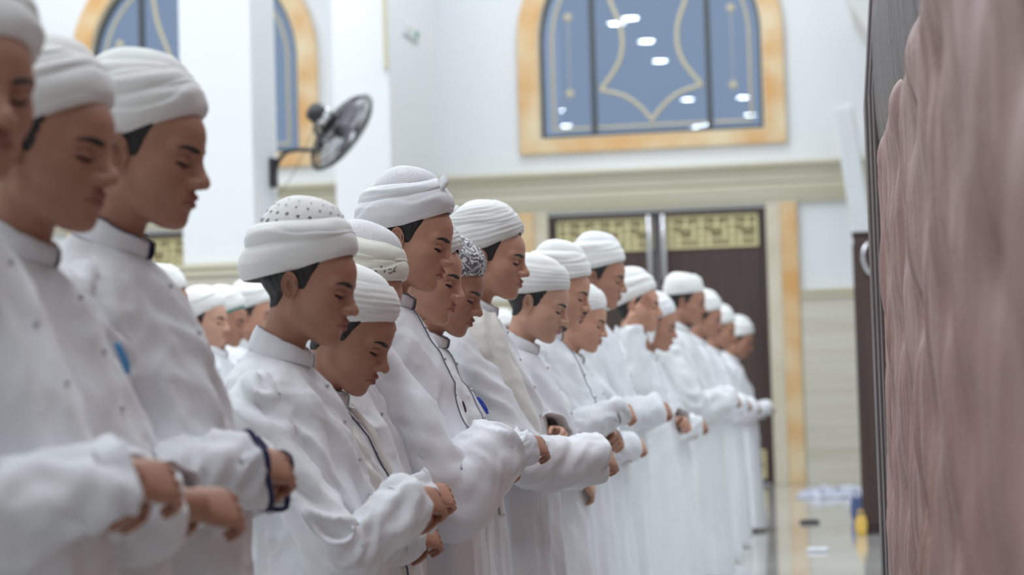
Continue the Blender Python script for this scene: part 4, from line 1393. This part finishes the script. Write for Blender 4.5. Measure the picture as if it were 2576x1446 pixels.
# tilted white column loudspeaker near the partition
def speaker():
    root = tag(empty('column_speaker', (-.31, 21.8, 3.16)), 'long white tilted loudspeaker on the far wall beside the partition', 'loudspeaker')
    root.rotation_euler = (0, R(-6.6), 0)
    bevel(MB().box(-.10, .10, -.07, .09, -.66, .66).build('speaker_body', mat('white_plastic', (0.78, 0.80, 0.82), 0.4), root), .015, 3)
    bevel(MB().box(-.085, .085, -.078, -.0701, -.62, .62).build('speaker_grille', mat('white_grille', (0.70, 0.72, 0.75), 0.6), root), .004)
    m = MB(); tube_mb(m, [(0, .09, .3), (0, .69, .3)], .02, 8); tube_mb(m, [(0, .09, -.3), (0, .69, -.3)], .02, 8)
    m.build('wall_bracket', mat('white_plastic', (0, 0, 0)), root, True)
speaker()

# small fittings on the pilaster
o = bevel(MB().box(-4.74, -4.695, 20.155, 20.1995, 4.19, 7.98).build('cable_trunking', mat('beige_plastic', (0.60, 0.56, 0.42), 0.5), None), .006)
tag(o, 'beige cable trunking running up the edge of the pilaster', 'trunking')
root = tag(empty('wall_sign', (-4.70, 21.2, 4.72)), 'small white wall sign with green mark on the pilaster side', 'sign')
bevel(MB().box(.0005, .03, -.32, .32, -.06, .06).build('sign_board', WHITE_PAINT, root), .005)
MB().box(.0301, .034, .10, .26, -.035, .035).build('green_mark', mat('green_print', (0.05, 0.25, 0.14), 0.5), root)
MB().box(.0301, .034, -.24, -.10, -.03, .03).build('pale_mark', mat('pale_green_print', (0.55, 0.62, 0.52), 0.5), root)

# things lying on the floor beyond the row
def heap():
    nx, ny = 70, 60
    x = np.linspace(-.33, .33, nx)[None, :]; y = np.linspace(-.55, .55, ny)[:, None]
    e = np.clip(1 - (np.abs(x) / .33) ** 2.6 - (np.abs(y) / .55) ** 2.6, 0, 1) ** .5
    z = e * (.045 + .03 * vn(x * 9 + 4, y * 6) + .035 * ridge(x * 14, y * 9 + 5)) + .004
    g = np.stack([x + 0 * y, y + 0 * x, np.maximum(z, .003)], -1)
    m = mat('blue_white_print', (0.62, 0.64, 0.72), 0.6, var=(16.0, (0.30, 0.32, 0.42)))
    o = MB().grid(g).build('crumpled_cloth', m, None, True)
    o.location = (-.56, 19.9, 0)
    md = o.modifiers.new('t', 'SOLIDIFY'); md.thickness = .003; md.offset = 1
    tag(o, 'crumpled white and blue printed cloth lying on the far floor', 'cloth')
heap()
def wallet():
    root = tag(empty('wallet', (-.62, 15.75, 0), .2), 'small dark folded wallet lying on the marble floor', 'wallet')
    dk = mat('dark_grey_leather', (0.07, 0.07, 0.075), 0.5)
    bevel(MB().box(-.075, .06, -.05, .05, .001, .012).build('lower_half', dk, root), .004)
    o = bevel(MB().box(-.07, .055, -.05, .05, .013, .024).build('upper_half', dk, root), .004)
wallet()
def packet():
    root = tag(empty('tissue_packet', (-.47, 12.95, 0), -.1), 'small white paper packet lying on the floor before the door', 'packet')
    pw = mat('white_paper', (0.82, 0.83, 0.88), 0.6)
    bevel(MB().box(-.065, .06, -.045, .045, .001, .022).build('wrapper', pw, root), .008, 3)
    MB().box(-.02, .02, -.03, .03, .0221, .026).build('opening_flap', mat('grey_print', (0.6, 0.62, 0.68), 0.6), root)
packet()
def bag(name, loc, sx, sy, sz, m, label, cat, seed):
    root = tag(empty(name, loc, .3), label, cat)
    n, mm = 16, 40
    a = np.linspace(0, 2 * np.pi, mm, endpoint=False)
    rows = []
    for i in range(n):
        t = i / (n - 1)
        r = (.75 + .3 * math.sin(math.pi * (t * .8 + .12))) * (1 if t < .95 else .8)
        x = sx * r * np.sign(np.cos(a)) * np.abs(np.cos(a)) ** .6
        y = sy * r * (1 - .75 * t) * np.sign(np.sin(a)) * np.abs(np.sin(a)) ** .6
        d = 1 + .10 * vn(np.cos(a) * 3 + seed, np.sin(a) * 3, t * 4)
        rows.append(np.stack([x * d, y * d, np.full(mm, sz * t + .002)], -1))
    MB().grid(np.array(rows), True).build('bag_body', m, root, True)
    tb_ = MB(); tube_mb(tb_, spline(np.array([(-sx * .5, 0, sz * .97), (-sx * .3, 0, sz * 1.25), (sx * .3, 0, sz * 1.25), (sx * .5, 0, sz * .97)]), 16), .006, 6)
    tb_.build('bag_handle', m, root, True)
bag('drawstring_bag', (-.285, 15.9, 0), .045, .045, .17, mat('blue_nylon', (0.10, 0.14, 0.30), 0.5), 'small dark blue bag leaning beside the brown cabinet', 'bag', 2)
bag('shopping_bag', (-.235, 14.30, 0), .035, .03, .13, mat('yellow_plastic', (0.75, 0.48, 0.10), 0.45), 'small yellow bag on the floor against the brown cabinet', 'bag', 6)
